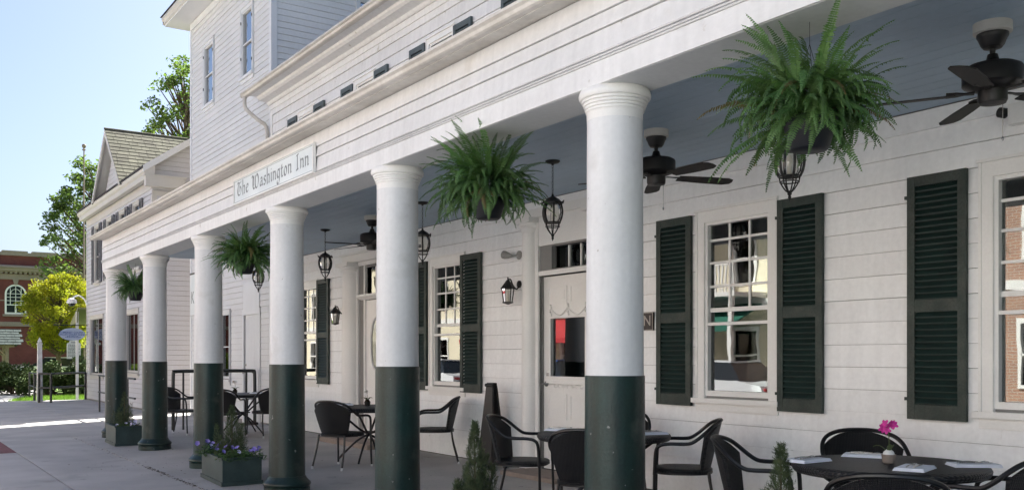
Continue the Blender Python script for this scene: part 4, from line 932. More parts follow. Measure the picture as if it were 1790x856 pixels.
def conifer(loc, h, r, label, seed, n=1500):
    r *= 1.22; n = int(n * 2.2)
    rnd = random.Random(seed); t = thing('dwarf_conifer', label, 'shrub', loc, 'dwarf conifers in the planters'); q = MB(); x, y, z = loc
    q.tube([(x, y, z), (x, y, z + h * .9)], [.014, .003], 6); q.build('trunk', 'bark', t); q = MB()
    sp = [(0, 0, h, r * .62)] + [(r * rnd.uniform(.35, .62) * math.cos(k * .7 + rnd.random()), r * rnd.uniform(.35, .62) * math.sin(k * .7 + rnd.random()), h * rnd.uniform(.38, .72), r * rnd.uniform(.30, .46)) for k in range(9)]
    for i in range(n):
        sx, sy, sh, sr = sp[0] if rnd.random() < .35 else rnd.choice(sp[1:])
        u = rnd.random() ** 1.15; prof = (1 - u) ** .75 + .05 * (1 - u ** 6)
        a = rnd.uniform(0, 6.283); lump = .8 + .55 * noise.noise(Vector((math.cos(a) * 2.2 + sx * 9, math.sin(a) * 2.2, u * 9 + seed)))
        rr = sr * prof * lump * (rnd.uniform(.3, 1) ** .5); lean_ = 1 + .25 * u; p = Vector((x + sx * lean_ + rr * math.cos(a), y + sy * lean_ + rr * math.sin(a), z + u * sh * .96))
        d = Vector((math.cos(a) * .55, math.sin(a) * .55, rnd.uniform(.6, 1.3))).normalized(); ln = rnd.uniform(.03, .06) * (1 - .3 * u)
        s1 = d.orthogonal().normalized(); s2 = d.cross(s1)
        for j in range(9):
            th = rnd.uniform(0, 6.28); b0 = p + d * ln * j / 9; o_ = (s1 * math.cos(th) + s2 * math.sin(th)); tp = b0 + o_ * .013 + d * .012; wv = d.cross(o_) * .0016
            q.add([b0 - wv, b0 + wv, tp], [(0, 1, 2)])
    q.build('needles', 'spruce', t, kind='stuff')
def petunias(loc, ext, n, label, seed, nf, mtf='petunia'):
    rnd = random.Random(seed); t = thing('petunia', label, 'flower', loc, 'petunias in the planters'); x, y, z = loc; q = MB()
    for i in range(n):
        p = Vector((x + rnd.uniform(-1, 1) * ext[0], y + rnd.uniform(-1, 1) * ext[1], z + rnd.uniform(-.04, 1) * ext[2] * rnd.random()))
        m_ = Matrix.Translation(p) @ Matrix.Rotation(rnd.uniform(0, 6.28), 4, 'Z') @ Matrix.Rotation(rnd.uniform(-.9, .5), 4, 'Y') @ Matrix.Rotation(rnd.uniform(-.5, .5), 4, 'X'); s_ = rnd.uniform(.012, .022)
        q.add([(0, 0, 0), (s_, -s_ * .55, .002), (s_ * 2, 0, -.003), (s_, s_ * .55, .002)], [(0, 1, 2, 3)], m_)
    q.build('leaves', 'leaf', t, kind='stuff')
    for i in range(nf):
        p = Vector((x + rnd.uniform(-1, 1) * ext[0], y + rnd.uniform(-1, 1) * ext[1], z + ext[2] * rnd.uniform(.55, 1.15)))
        m_ = Matrix.Translation(p) @ Matrix.Rotation(rnd.uniform(2.4, 5.2), 4, 'Z') @ Matrix.Rotation(rnd.uniform(.4, 1.3), 4, 'Y'); r_ = rnd.uniform(.025, .034)
        vs = [(0, 0, -.02)]; 
        for k in range(10): rr = r_ * (1.0 if k % 2 == 0 else .82); vs.append((rr * math.cos(k * .628), rr * math.sin(k * .628), .002 if k % 2 else -.002))
        q = MB(); q.add(vs, [(0, 1 + k, 1 + (k + 1) % 10) for k in range(10)], m_); q.build('flower', mtf if rnd.random() > .18 else 'petwhite', t)
planter((3.41, 10.76, .012), -.06, (.49, .215, .285), 'green planter box with purple petunias and a conical conifer, below the third fern')
conifer((3.43, 10.78, .25), .62, .21, 'small dark conical conifer in the planter with purple petunias', 5, 1500)
petunias((3.40, 10.42, .29), (.24, .20, .13), 800, 'petunias spilling over the near end of the middle planter', 6, 14)
petunias((3.36, 11.08, .29), (.20, .20, .14), 650, 'petunias at the far left end of the middle planter', 7, 12)
planter((3.42, 16.36, .012), -.04, (.47, .20, .29), 'farthest green planter box between the two end columns')
conifer((3.44, 16.40, .26), .60, .20, 'far small conical conifer in the end planter', 8, 800)
petunias((3.42, 16.02, .29), (.18, .13, .10), 300, 'pale grey green petunias at the near end of the far planter', 9, 8, 'petwhite')
planter((3.50, 5.55, .014), 0, (.49, .215, .285), 'green planter box below the second fern, cut by the bottom of the photo')
conifer((3.50, 5.62, .26), .72, .165, 'tall conical conifer standing left of the chair before the panelled door', 10, 2300)
petunias((3.47, 5.2, .29), (.17, .13, .08), 240, 'petunias in the near end of the planter under the second fern', 11, 6)
planter((3.50, 2.95, .014), 0, (.49, .215, .285), 'nearest green planter box, below the largest fern')
conifer((3.50, 2.93, .26), .77, .16, 'slender conifer left of the orchid table', 12, 2100)
petunias((3.47, 2.55, .29), (.17, .10, .08), 200, 'petunias in the nearest planter under the largest fern', 13, 5)

# ================================================================ RAILINGS
hr = thing('hoop_railing', 'black tubular hoop railing across the end of the porch', 'railing', (5.6, 18.7, 0))
def rail(t, pts, r_=.024, nm='rail'): q = MB(); q.tube(pts, r_, 8); return q.build(nm, 'rail', t, True)
zt = 1.15
rail(hr, smooth_path([(4.81, 18.7, .02), (4.81, 18.7, zt - .12), (4.84, 18.7, zt - .03), (4.93, 18.7, zt), (6.28, 18.7, zt), (6.38, 18.7, zt - .03), (6.41, 18.7, zt - .12), (6.41, 18.7, .02)], 5), .034, 'hoop')
rail(hr, [(5.0, 18.7, zt - .02), (5.0, 18.7, .02)], .02, 'bar'); rail(hr, [(6.24, 18.7, zt - .02), (6.24, 18.7, .02)], .02, 'bar'); rail(hr, [(4.82, 18.7, .62), (6.4, 18.7, .62)], .018, 'lower_rail')
r2 = thing('ramp_railing', 'dark two bar ramp railing between the two farthest columns', 'railing', (5.0, 23, 0))
for z in (.95, .52): rail(r2, [(4.75, 21.6, z), (4.9, 26.4, z)], .022)
for y in (22.6, 26.4): rail(r2, [(4.78 + (y - 21.6) * .03, y, 0), (4.78 + (y - 21.6) * .03, y, .95)], .022, 'post')
r3 = thing('lawn_railing', 'black two bar railing at the edge of the small lawn', 'railing', (5, 33.5, 0))
for z in (.90, .46): rail(r3, [(4.36, 32.9, z), (4.66, 32.6, z), (5.98, 34.45, z)], .034)
for z in (.88, .44): rail(r3, [(4.36, 32.9, z), (4.6, 37.0, z)], .02)
for x, y in ((4.36, 32.9), (4.66, 32.6), (5.98, 34.45), (4.45, 34.6), (4.6, 37.0)): rail(r3, [(x, y, -.02), (x, y, .90)], .036, 'post')
# ================================================================ TALL SIDE BLOCK OF THE INN
tb = thing('side_block', 'three storey grey white clapboard block rising beyond the inn', 'building', (9, 20.8, 0))
TZ = 9.58
def twin(y0, y1, z0, z1): return (-y1, -y0, z0, z1)
tw = [twin(21.74, 22.42, 7.30, 8.66), twin(19.06, 19.70, 7.30, 8.66)]
td = twin(18.66, 19.58, .0, 2.36); tws = twin(20.55, 21.15, .95, 2.38)
b = MB(); wall_holes(b, F, -23.6, -17.96, -.05, TZ, -.16, 0, tw + [td, tws]); b.build('wall', 'sheath_shade', tb)
FB = frameY(17.955)
bw = (8.36, 9.10, 7.30, 8.80)
b = MB(); wall_holes(b, FB, 6.66, 11.5, 4.0, TZ, -.16, 0, [bw]); b.build('wall', 'sheath_shade', tb)
b = MB(); b.box(11.34, 11.5, 18.12, 23.6, -.05, TZ); b.box(6.66, 11.34, 23.44, 23.6, -.05, TZ); b.build('end_wall', 'wood', tb)  # unseen faces, dark wood chosen to cut sun bounced onto the neighbour
b = MB(); b.box(6.7, 11.3, 18.15, 23.4, 4.0, 4.1); b.box(8.6, 8.7, 18.15, 23.4, -.05, 9.5); b.build('interior', 'dark', tb)
siding(tb, F, -23.6, -17.96, .12, 9.40, .122, [(h[0] - .09, h[1] + .09, h[2] - .07, h[3] + .1) for h in tw + [td, tws]], 'tower', .016, maxlen=9)
siding(tb, FB, 6.5, 11.4, 6.3, 9.40, .124, [(bw[0] - .08, bw[1] + .08, bw[2] - .05, bw[3] + .1)], 'tower', .016, maxlen=9)
MB().box(-23.62, -23.50, 0, 9.42, 0, .026, F).build('corner_board', 'towertrim', tb)
b = MB(); b.box(-18.06, -17.93, 3.9, 9.42, 0, .026, F); b.box(6.477, 6.60, 4.0, 9.42, 0, .026, FB); b.box(-18.06, -17.95, 0, 3.9, .0, .026, F); b.build('corner_board', 'towertrim', tb)
b = MB(); b.box(-23.6, -17.95, 9.40, 9.56, 0, .03, F); b.box(6.475, 11.5, 9.40, 9.56, 0, .03, FB); b.build('frieze_board', 'towertrim', tb)
b = MB(); b.box(6.0, 12.0, 17.45, 24.1, 9.57, 9.60); b.build('soffit', 'towertrim', tb)
b = MB(); b.prism([(6.0, 9.60), (5.97, 9.62), (5.97, 9.66), (5.93, 9.72), (5.93, 9.78), (6.05, 9.80)], 17.4, 24.15, lambda p, q, d: (p, d, q)); b.prism([(24.1, 9.60), (24.13, 9.62), (24.13, 9.66), (24.17, 9.72), (24.17, 9.78), (24.05, 9.80)], 5.95, 12.0, lambda p, q, d: (d, p, q)); b.build('cornice', 'housetrim', tb)
b = MB(); b.add([(5.9, 17.4, 9.80), (12.1, 17.4, 9.80), (12.1, 24.2, 9.80), (5.9, 24.2, 9.80), (9, 19.6, 11.6), (9, 22, 11.6)], [(0, 3, 2, 1), (0, 1, 4), (1, 2, 5, 4), (2, 3, 5), (3, 0, 4, 5)]); b.build('roof', 'roofing', tb)
for h in tw: window(tb, F, *h, 1, (7.98,), 'skyglass', 'towertrim', casing=.075, depth=.04, storm=7.98)
window(tb, FB, *bw, 1, (8.05,), 'skyglass', 'towertrim', casing=.075, depth=.04)
window(tb, F, *tws, 1, (1.65,), 'glass', 'towertrim', casing=.06, depth=.04)
for h in tw:
    for s_, t_ in ((h[1] + .012, 8.45), (h[1] + .012, 7.55), (h[0] - .022, 8.45), (h[0] - .022, 7.7)): MB().box(s_, s_ + .012, t_ - .03, t_ + .03, .03, .05, F).build('hinge', 'black', tb)
q = MB(); q.box(td[0], td[1], .1, 2.30, -.05, -.01, F)
dk = q.build('door', 'towertrim', tb)
for i in range(9): MB().box(td[0] + .03 + i * .096, td[0] + .03 + i * .096 + .088, .15, 2.25, -.01, -.004, F).build('plank', 'towertrim', dk)
q = MB(); q.lathe([(.03, 0), (.03, .01), (.012, .015), (.012, .04), (.028, .05), (.028, .075), (.01, .082)], 14, Matrix.Translation((WX - (-.004), 19.50, 1.10)) @ Matrix.Rotation(-math.pi / 2, 4, 'Y')); q.lathe([(.024, 0), (.024, .012), (.0, .016)], 14, Matrix.Translation((WX + .004, 19.50, 1.26)) @ Matrix.Rotation(-math.pi / 2, 4, 'Y')); q.build('knob', 'chrome', dk, True)
b = MB(); b.box(td[0] - .085, td[0], .05, 2.36, -.05, .03, F); b.box(td[1], td[1] + .085, .05, 2.36, -.05, .03, F); b.box(td[0] - .085, td[1] + .085, 2.30, 2.42, -.05, .032, F); b.box(td[0] - .04, td[1] + .04, 2.42, 2.98, .0, .026, F); b.build('door_frame', 'towertrim', tb)
# patched boards low on the street wall
q = MB()
for (y0, y1, z0, z1) in ((19.2, 20.4, 5.02, 5.08), (18.4, 19.3, 4.95, 5.02), (20.9, 21.9, 5.3, 5.34)): q.box(-y1, -y0, z0, z1 + .1, .016, .024, F)
q.build('patch_board', 'towertrim', tb)
ks = thing('side_sign', 'narrow white board with a dark K at the corner of the side block', 'sign', (6.47, 23.3, 3.0))
q = MB(); q.box(-23.50, -23.12, 2.45, 3.42, .03, .05, F); q.build('board', 'signwhite', ks); q = MB(); q.box(-23.52, -23.10, 3.42, 3.46, .03, .06, F); q.build('cap', 'plastic', ks)
text_mesh('K', .42, 'signink', tm(F, -23.30, 2.85, .051), 'letter', ks)

# ================================================================ NEIGHBOUR HOUSE
nb = thing('gabled_house', 'two storey white clapboard house with a street gable and lichened shingle roof', 'building', (7.3, 30, 0))
NX, NY0, NY1 = 6.04, 25.5, 34.5
FN = frameX(NX); FNS = frameY(NY0)
upn = [twin(c - .36, c + .36, 3.85, 5.60) for c in (27.20, 28.95, 30.75, 32.65)]
sf1 = twin(31.75, 33.75, .86, 2.68); sf2 = twin(27.0, 28.45, 1.0, 2.64); sd_ = twin(29.3, 30.3, .05, 2.5)
b = MB(); wall_holes(b, FN, -NY1, -NY0, -.05, 6.05, -.16, 0, upn + [sf1, sf2, sd_]); b.box(NX + .16, 8.35, NY0, NY0 + .16, -.05, 5.9); b.box(NX + .16, 8.35, NY1 - .16, NY1, -.05, 5.9); b.box(8.2, 8.35, NY0 + .16, NY1 - .16, -.05, 5.9)  # house cut shallow at its unseen back to let the sun stripe pass
b.prism([(NX, 5.9), (NX, 6.44), (7.95, 7.76), (8.35, 6.9), (8.35, 5.9)], NY0 + .001, NY0 + .16, lambda p, q, d: (p, d, q)); b.build('wall', 'sheath_shade', nb)
b = MB(); b.box(6.3, 8.15, NY0 + .2, NY1 - .2, .0, .05); b.box(7.9, 8.1, NY0 + .2, NY1 - .2, .05, 5.8); b.box(6.3, 7.9, NY0 + .2, NY1 - .2, 3.0, 3.1); b.build('interior', 'dark', nb)
hs_ = [(h[0] - .09, h[1] + .09, h[2] - .08, h[3] + .1) for h in upn + [sf1, sf2, sd_]]
siding(nb, FN, -NY1, -NY0, .05, 5.80, .13, hs_, 'house', .026, joined=True, gap=.010)
siding(nb, FNS, NX, 8.35, .05, 5.9, .13, [], 'house', .024, joined=True, gap=.008)
zz = 5.9; J = MB(); me = wedge('house')
while zz < 7.7:
    x0 = NX + max(0, (zz + .13 - 6.46) / .74); x1 = 8.35 - max(0, (zz + .13 - 6.6) / 1.9)
    if x1 - x0 > .1: J.add([tuple(v.co) for v in me.vertices], [tuple(f.vertices) for f in me.polygons], FNS @ Matrix.Translation((x0, zz, 0)) @ Matrix.Diagonal((x1 - x0, .125, .022, 1)))
    zz += .13
J.build('siding', 'house', nb, kind='stuff')
q = MB(); q.box(-NY1 - .016, -NY1 + .11, 0, 5.62, 0, .025, FN); q.box(-NY0 - .11, -NY0 + .016, 0, 5.62, 0, .025, FN); q.box(NX - .024, NX + .10, 0, 5.62, 0, .025, FNS); q.build('corner_board', 'housetrim', nb)
q = MB(); q.box(-NY1, -NY0, 5.79, 6.05, 0, .03, FN); q.box(NX - .02, 8.35, 5.62, 5.74, 0, .03, FNS); q.build('frieze_board', 'housetrim', nb)
for h in upn: window(nb, FN, *h, 1, (4.67,), 'glass', 'housetrim', casing=.07, depth=.04)
for c in (27.20, 28.95, 30.75, 32.65):
    for y0 in (c - .36 - .07 - .34, c + .36 + .07): shutter(nb, FN, -(y0 + .33), -y0, 3.80, 5.68, 4.67, False, 'greyshut', 'greyshut')
window(nb, FN, *sf1, 2, (), 'glass', 'housetrim', casing=.09, depth=.05)
window(nb, FN, *sf2, 2, (), 'glass', 'housetrim', casing=.09, depth=.05)
q = MB(); q.box(sd_[0], sd_[1], .05, 2.4, -.05, -.01, FN); nd = q.build('door', 'housetrim', nb); MB().box(sd_[0] + .15, sd_[1] - .15, .9, 2.2, -.01, -.006, FN).build('pane', 'carglass', nd)
# eave cornice with return
prn = [(NX, 6.04), (NX - .08, 6.04), (NX - .10, 6.0), (NX - .22, 6.0), (NX - .23, 6.03), (NX - .23, 6.12), (NX - .28, 6.17), (NX - .30, 6.25), (NX - .24, 6.28), (NX, 6.44)]
q = MB(); q.prism(prn, NY0 - .25, NY1 + .12, lambda p, q_, d: (p, d, q_)); q.build('cornice', 'housetrim', nb)
q = MB(); q.box(NX - .22, NX + .75, NY0 - .24, NY0 - .03, 5.82, 6.08); q.box(NX - .26, NX + .80, NY0 - .26, NY0 - .03, 6.08, 6.12); q.build('eave_return', 'housetrim', nb)
# main roof slopes and rake
m0 = .70; EX, EZ = 5.73, 6.26; RX = 7.95; RZ = EZ + m0 * (RX - EX)
q = MB(); q.prism([(EX, EZ), (RX, RZ), (8.6, 5.9), (8.6, 5.98), (RX, RZ + .06), (EX, EZ + .06)], NY0 - .22, NY1 + .12, lambda p, q_, d: (p, d, q_)); q.build('roof', 'roofing', nb)
q = MB(); q.prism([(EX + .02, EZ - .10), (EX + .02, EZ + .07), (RX, RZ + .07), (RX, RZ - .12)], NY0 - .27, NY0 - .22, lambda p, q_, d: (p, d, q_)); q.prism([(EX + .05, EZ - .02), (RX, RZ - .04), (RX, RZ - .10), (EX + .05, EZ - .10)], NY0 - .22, NY0 + .01, lambda p, q_, d: (p, d, q_)); q.build('rake_board', 'towertrim', nb)
# cross gable facing the street
GC, GH, GW = 29.80, 8.14, 2.0; GXF = EX - .02
def rz(y): return GH - (GH - EZ) * abs(y - GC) / GW
q = MB(); q.prism([(GC - GW + .25, EZ - .05), (GC + GW - .25, EZ - .05), (GC, GH - .27)], NX - .03, NX + .02, lambda p, q_, d: (d, p, q_)); q.build('gable_wall', 'house', nb)
def gable_clip(z, y0, y1): pass
z = EZ
while z < GH - .4:
    hw = GW * (1 - (z + .13 - EZ + .2) / (GH - EZ))
    if hw > .05: mm = frameX(NX - .03) @ Matrix.Translation((-(GC + hw), z, 0)) @ Matrix.Diagonal((2 * hw, .13, .016, 1)); link('clapboard', wedge('house'), nb, offm(nb) @ mm)
    z += .13
q = MB()
for sgn in (-1, 1):
    q.prism([(GC, GH + .0), (GC + sgn * (GW + .05), EZ - .04), (GC + sgn * (GW - .14), EZ - .04), (GC, GH - .20)], GXF - .02, GXF + .03, lambda p, q_, d: (d, p, q_))
    q.prism([(GC, GH - .03), (GC + sgn * (GW + .0), EZ - .03), (GC + sgn * (GW - .06), EZ - .03), (GC, GH - .09)], GXF + .03, NX, lambda p, q_, d: (d, p, q_))
q.build('rake_board', 'housetrim', nb)
# gable roof planes (shingled course by course on the side seen)
for sgn in (-1, 1):
    q = MB(); xe = lambda z: EX + max(0, (z - EZ)) / m0 + .25
    A = [(GXF, GC, GH), (GXF, GC + sgn * (GW + .04), EZ - .02), (EX + .25, GC + sgn * (GW + .04), EZ - .02), (xe(GH), GC, GH)]
    q.add(A + [(x, y, z - .04) for x, y, z in A], [(0, 1, 2, 3), (7, 6, 5, 4), (0, 4, 5, 1), (1, 5, 6, 2), (2, 6, 7, 3), (3, 7, 4, 0)]); q.build('gable_roof', 'roofing', nb)
courses = 15; SL = math.hypot(GW + .06, GH - EZ + .02); sh_d = Vector((0, -(GW + .06), -(GH - EZ + .02))).normalized(); sh_n = Vector((0, -(GH - EZ + .02), GW + .06)).normalized()
if sh_n.z < 0: sh_n = -sh_n
shm = MB(); shm.add([(0, 0, .016), (1, 0, .016), (1, 1, .002), (0, 1, .002), (0, 0, 0), (1, 0, 0), (1, 1, 0), (0, 1, 0)], [(0, 1, 2, 3), (4, 7, 6, 5), (0, 4, 5, 1), (1, 5, 6, 2), (2, 6, 7, 3), (3, 7, 4, 0)])
shme = shm.mesh('shingle', 'shingle'); ch = SL / courses; nsh = 0
for i in range(courses):
    s_lo = SL - i * ch; z_lo = GH - s_lo * (GH - EZ + .02) / SL; xmax = EX + .28 + max(0, z_lo - EZ) / m0 + .1
    x = GXF - .01 - random.uniform(0, .2)
    while x < xmax:
        w_ = random.uniform(.20, .34); x0 = max(x, GXF - .02); x1 = min(x + w_ - .008, xmax)
        if x1 - x0 > .03:
            o_ = Vector((x0, GC, GH)) + sh_d * (s_lo + random.uniform(-.006, .006)) + sh_n * .004
            up = -sh_d; mm = Matrix(((x1 - x0, up.x * (ch + .02), sh_n.x, o_.x), (0, up.y * (ch + .02), sh_n.y, o_.y), (0, up.z * (ch + .02), sh_n.z, o_.z), (0, 0, 0, 1)))
            link('shingle', shme, nb, offm(nb) @ mm); nsh += 1
        x += w_
q = MB(); q.tube([(GXF - .03, GC, GH + .02), (xe(GH) if False else 8.1, GC, GH + .02)], .035, 6); q.build('ridge_cap', 'shingle', nb)
# entry canopy, post and street sign at the far corner
cn = thing('entry_canopy', 'small olive entry canopy on a white post at the far corner of the gabled house', 'canopy', (6.2, 35.2, 0))
q = MB(); q.prism([(34.53, 3.05), (34.53, 3.10), (35.9, 2.62), (35.9, 2.57)], 5.75, 7.4, lambda p, q_, d: (d, p, q_)); q.prism([(34.53, 2.60), (34.53, 3.05), (35.9, 2.57), (35.9, 2.5)], 5.74, 5.76, lambda p, q_, d: (d, p, q_)); q.build('canopy_roof', 'olive', cn)
q = MB(); q.box(5.72, 5.80, 34.62, 34.70, -.02, 2.95); q.build('post', 'trim', cn)
os_ = thing('court_sign', 'oval blue sign hanging from an iron bracket by the gabled house', 'sign', (5.56, 34.35, 2.2))
q = MB(); q.tube([(NX - .02, 34.35, 2.49), (4.98, 34.35, 2.49)], .016, 8); q.tube([(5.30, 34.35, 2.48), (5.30, 34.35, 2.39)], .005, 5); q.tube([(5.82, 34.35, 2.48), (5.82, 34.35, 2.39)], .005, 5); q.build('bracket', 'iron', os_)
q = MB(); q.prism([(5.56 + .40 * math.cos(u), 2.19 + .205 * math.sin(u)) for u in [i * math.pi / 20 for i in range(40)]], 34.34, 34.37, lambda p, q_, d: (p, d, q_)); q.build('board', 'oval', os_)
FO = frameY(34.338)
for s_, z_, w_ in (('SOMERSET COUNTY', 2.245, .085), ('CIRCUIT COURT ANNEX', 2.175, .078)): text_mesh(s_, w_, 'ovalink', tm(FO, 5.56, z_, 0), 'lettering', os_, bold=.0012)
q = MB()
for z_, a_ in ((2.115, .17), (2.08, .22)):
    x = 5.56 - a_
    while x < 5.56 + a_: w_ = random.uniform(.02, .06); q.box(x, x + w_, z_, z_ + .018, 0, .002, FO); x += w_ + .014
q.build('small_print', 'ovalink', os_)
dl = thing('dome_lamp', 'white dome security lamp on a curved arm from the house corner', 'light fixture', (5.6, 34.4, 3.2))
q = MB(); q.tube(smooth_path([(NX - .02, 34.4, 3.18), (5.95, 34.4, 3.36), (5.8, 34.4, 3.48), (5.66, 34.4, 3.46), (5.56, 34.4, 3.38)], 5), .025, 8); q.build('arm', 'trim', dl, True)
q = MB(); q.lathe([(.03, .16), (.08, .15), (.14, .09), (.16, .02), (.16, -.02)], 20, Matrix.Translation((5.55, 34.4, 3.24))); q.build('dome', 'trim', dl, True)
q = MB(); q.lathe([(.13, -.02), (.11, -.08), (.05, -.12), (0, -.125)], 18, Matrix.Translation((5.55, 34.4, 3.24)), False); q.build('lens', 'carglass', dl, True)

# ================================================================ BACKGROUND
ob = thing('white_post', 'tapered weathered white wooden post with pointed finial beside the railing', 'post', (4.40, 32.95, 0))
q = MB(); mm = Matrix.Translation((4.40, 33.05, 0)) @ Matrix.Rotation(.785, 4, 'Z'); q.lathe([(.115, -.02), (.10, 1.0), (.085, 1.82), (.105, 1.83), (.105, 1.86), (.09, 1.87)], 4, mm); q.build('shaft', 'post', ob)
q = MB(); q.lathe([(.05, 1.87), (.085, 1.91), (.06, 1.96), (.0, 2.06)], 4, mm); q.build('finial', 'post', ob)
mk = thing('history_marker', 'white historical marker plate with lines of text on a post', 'sign', (7.1, 43.5, 0))
FM = frameY(43.5)
q = MB(); q.prism([(6.83, 1.36), (7.37, 1.36), (7.37, 2.0), (7.28, 2.04), (7.26, 2.12), (7.16, 2.12), (7.10, 2.16), (7.04, 2.12), (6.94, 2.12), (6.92, 2.04), (6.83, 2.0)], 43.5, 43.54, lambda p, q_, d: (p, d, q_)); q.build('plate', 'post', mk)
q = MB(); random.seed(11)
for i in range(9):
    x = 6.88
    while x < 7.30: w_ = random.uniform(.03, .07); q.box(x, min(x + w_, 7.32), 1.93 - i * .06, 1.955 - i * .06, 0, .002, FM); x += w_ + .018
q.box(6.98, 7.22, 2.03, 2.06, 0, .002, FM); q.build('small_print', 'ink', mk)
q = MB(); q.tube([(7.1, 43.53, 0), (7.1, 43.53, 1.37)], .045, 8); q.build('post', 'post', mk)
ct = thing('courthouse', 'red brick courthouse with stone cornice and arched window behind the trees', 'building', (10, 79, 0))
CY = 79; FC = frameY(CY)
def arch(cx, z0, zs, hw, n=16): return [(cx - hw, z0), (cx + hw, z0)] + [(cx + hw * math.cos(math.pi * i / n), zs + hw * math.sin(math.pi * i / n)) for i in range(n + 1)]
q = MB(); q.box(-24, 40, 0, 9.0, -14, 0, FC); q.build('wall', 'brick', ct)
q = MB(); q.box(-24.1, 40.1, 8.98, 9.22, -14, .12, FC); q.build('coping', 'stone', ct)
for k in range(26): MB().box(-20 + k * 2, -20 + k * 2 + 1.7, 9.22, 9.34, -.5, .14, FC).build('coping_stone', 'stone', ct)
q = MB(); q.prism([(0, 8.28), (.55, 8.2), (.6, 8.05), (.5, 7.98), (.45, 7.80), (.2, 7.72), (0, 7.70)], -24, 40, lambda p, q_, d: tuple(FC @ Vector((d, q_, p)))); q.build('cornice', 'stone', ct)
for k in range(150): MB().box(-12 + k * .32, -12 + k * .32 + .17, 7.62, 7.82, .0, .34, FC).build('dentil', 'stone', ct)
q = MB(); q.box(-24, 40, 7.20, 7.60, 0, .10, FC); q.box(-24, 40, 3.72, 4.05, 0, .12, FC); q.box(-24, 40, 5.60, 5.68, .0, .04, FC); q.box(-24, 40, 0, .9, 0, .10, FC); q.build('stone_band', 'stone', ct)
for cx in (8.90, 13.9, 18.9, 3.9, -1.1):
    fr = lambda p, r_, d: tuple(FC @ Vector((p, r_, d)))
    q = MB(); q.prism(arch(cx, 4.62, 6.12, .72), .0, .05, fr); wn = q.build('arched_window', 'trim', ct)
    q = MB(); q.prism(arch(cx, 5.35, 6.12, .60), .05, .056, fr); q.build('pane', 'carglass', wn)
    q = MB(); q.box(cx - .60, cx - .06, 4.75, 5.28, .05, .056, FC); q.box(cx + .06, cx + .60, 4.75, 5.28, .05, .056, FC); q.build('pane', 'carglass', wn)
    for dx in (-.36, 0, .36): MB().box(cx + dx - .02, cx + dx + .02, 5.35, 6.12 + (.58 if dx == 0 else .45), .056, .075, FC).build('muntin', 'trim', wn)
    for zz in (5.62, 5.88, 6.14): MB().box(cx - .6, cx + .6, zz - .018, zz + .018, .057, .074, FC).build('muntin', 'trim', wn)
    q = MB(); q.tube([fr(cx + .34 * math.cos(math.pi * i / 12), 6.14 + .34 * math.sin(math.pi * i / 12), .066) for i in range(13)], .02, 4); q.build('arch_muntin', 'trim', wn)
    q = MB()
    for i in range(15):
        u0, u1 = math.pi * i / 15, math.pi * (i + .92) / 15; q.prism([(cx + .74 * math.cos(u0), 6.12 + .74 * math.sin(u0)), (cx + .98 * math.cos(u0), 6.12 + .98 * math.sin(u0)), (cx + .98 * math.cos(u1), 6.12 + .98 * math.sin(u1)), (cx + .74 * math.cos(u1), 6.12 + .74 * math.sin(u1))], 0, .045, fr)
    q.build('brick_arch', 'brick', wn)
    q = MB(); q.prism([(cx - .1, 6.80), (cx + .1, 6.80), (cx + .2, 7.20), (cx - .2, 7.20)], 0, .12, fr); q.build('keystone', 'stone', wn); MB().box(cx - .86, cx + .86, 4.46, 4.62, 0, .14, FC).build('sill', 'stone', wn)
# leafy trees
def leafmass(q, c, r, n, s, rnd, squash=1.):
    for i in range(n):
        d = Vector((rnd.gauss(0, 1), rnd.gauss(0, 1), rnd.gauss(0, 1))).normalized() * r * rnd.random() ** .45; d.z *= squash; p = c + d
        a = Vector((rnd.uniform(-1, 1), rnd.uniform(-1, 1), rnd.uniform(-.7, .7))).normalized(); b_ = a.orthogonal().normalized(); b_ = (Matrix.Rotation(rnd.uniform(0, 6.28), 3, a) @ b_)
        ss = s * rnd.uniform(.6, 1.3); q.add([p - a * ss, p - b_ * ss * .55, p + a * ss, p + b_ * ss * .55], [(0, 1, 2, 3)])
def tree(name, label, loc, h0, h1, rad, nl, per, leaf, mt, seed, cl=.6, group=None, lean=(0, 0), shape='oval'):
    rnd = random.Random(seed); x, y, z = loc; t = thing(name, label, 'tree', loc, group); tr = MB(); lf = MB(); base = Vector(loc)
    top = base + Vector((lean[0], lean[1], h1 * .93)); r0 = .018 * h1 + .05
    tr.tube(smooth_path([base, base.lerp(top, .35) + Vector((rnd.uniform(-.1, .1), 0, 0)), base.lerp(top, .7) + Vector((rnd.uniform(-.2, .2), 0, 0)), top], 5), [r0 * (1 - .9 * i / 15) for i in range(16)], 8); tr.build('trunk', 'bark', t, True)
    for i in range(nl):
        u = rnd.random(); zz = h0 + (h1 - h0) * u; pr = math.sin(math.pi * (.10 + .85 * u)) ** .6 if shape == 'oval' else math.sin(math.pi * (.16 + .84 * u)) ** .8
        a = rnd.uniform(0, 6.283); rr = rad * pr * rnd.uniform(.25, 1) ** .5; ax = base.lerp(top, min(1, zz / h1)); c = Vector((ax.x + rr * math.cos(a), ax.y + rr * math.sin(a), z + zz))
        st = base.lerp(top, max(.05, min(.95, (zz - rr * .6) / h1)))
        if rr > .3 * rad or rnd.random() < .5:
            q = MB(); q.tube(smooth_path([st, st.lerp(c, .5) + Vector((0, 0, -.05 * rr)), c], 4), [r0 * .32 * (1 - .8 * k / 8) * (.5 + .5 * (1 - u)) for k in range(9)], 5); q.build('limb', 'bark', t)
        leafmass(lf, c, cl * rnd.uniform(.6, 1.25), per, leaf, rnd, .75)
    lf.build('crown', mt, t, kind='stuff')
    return t
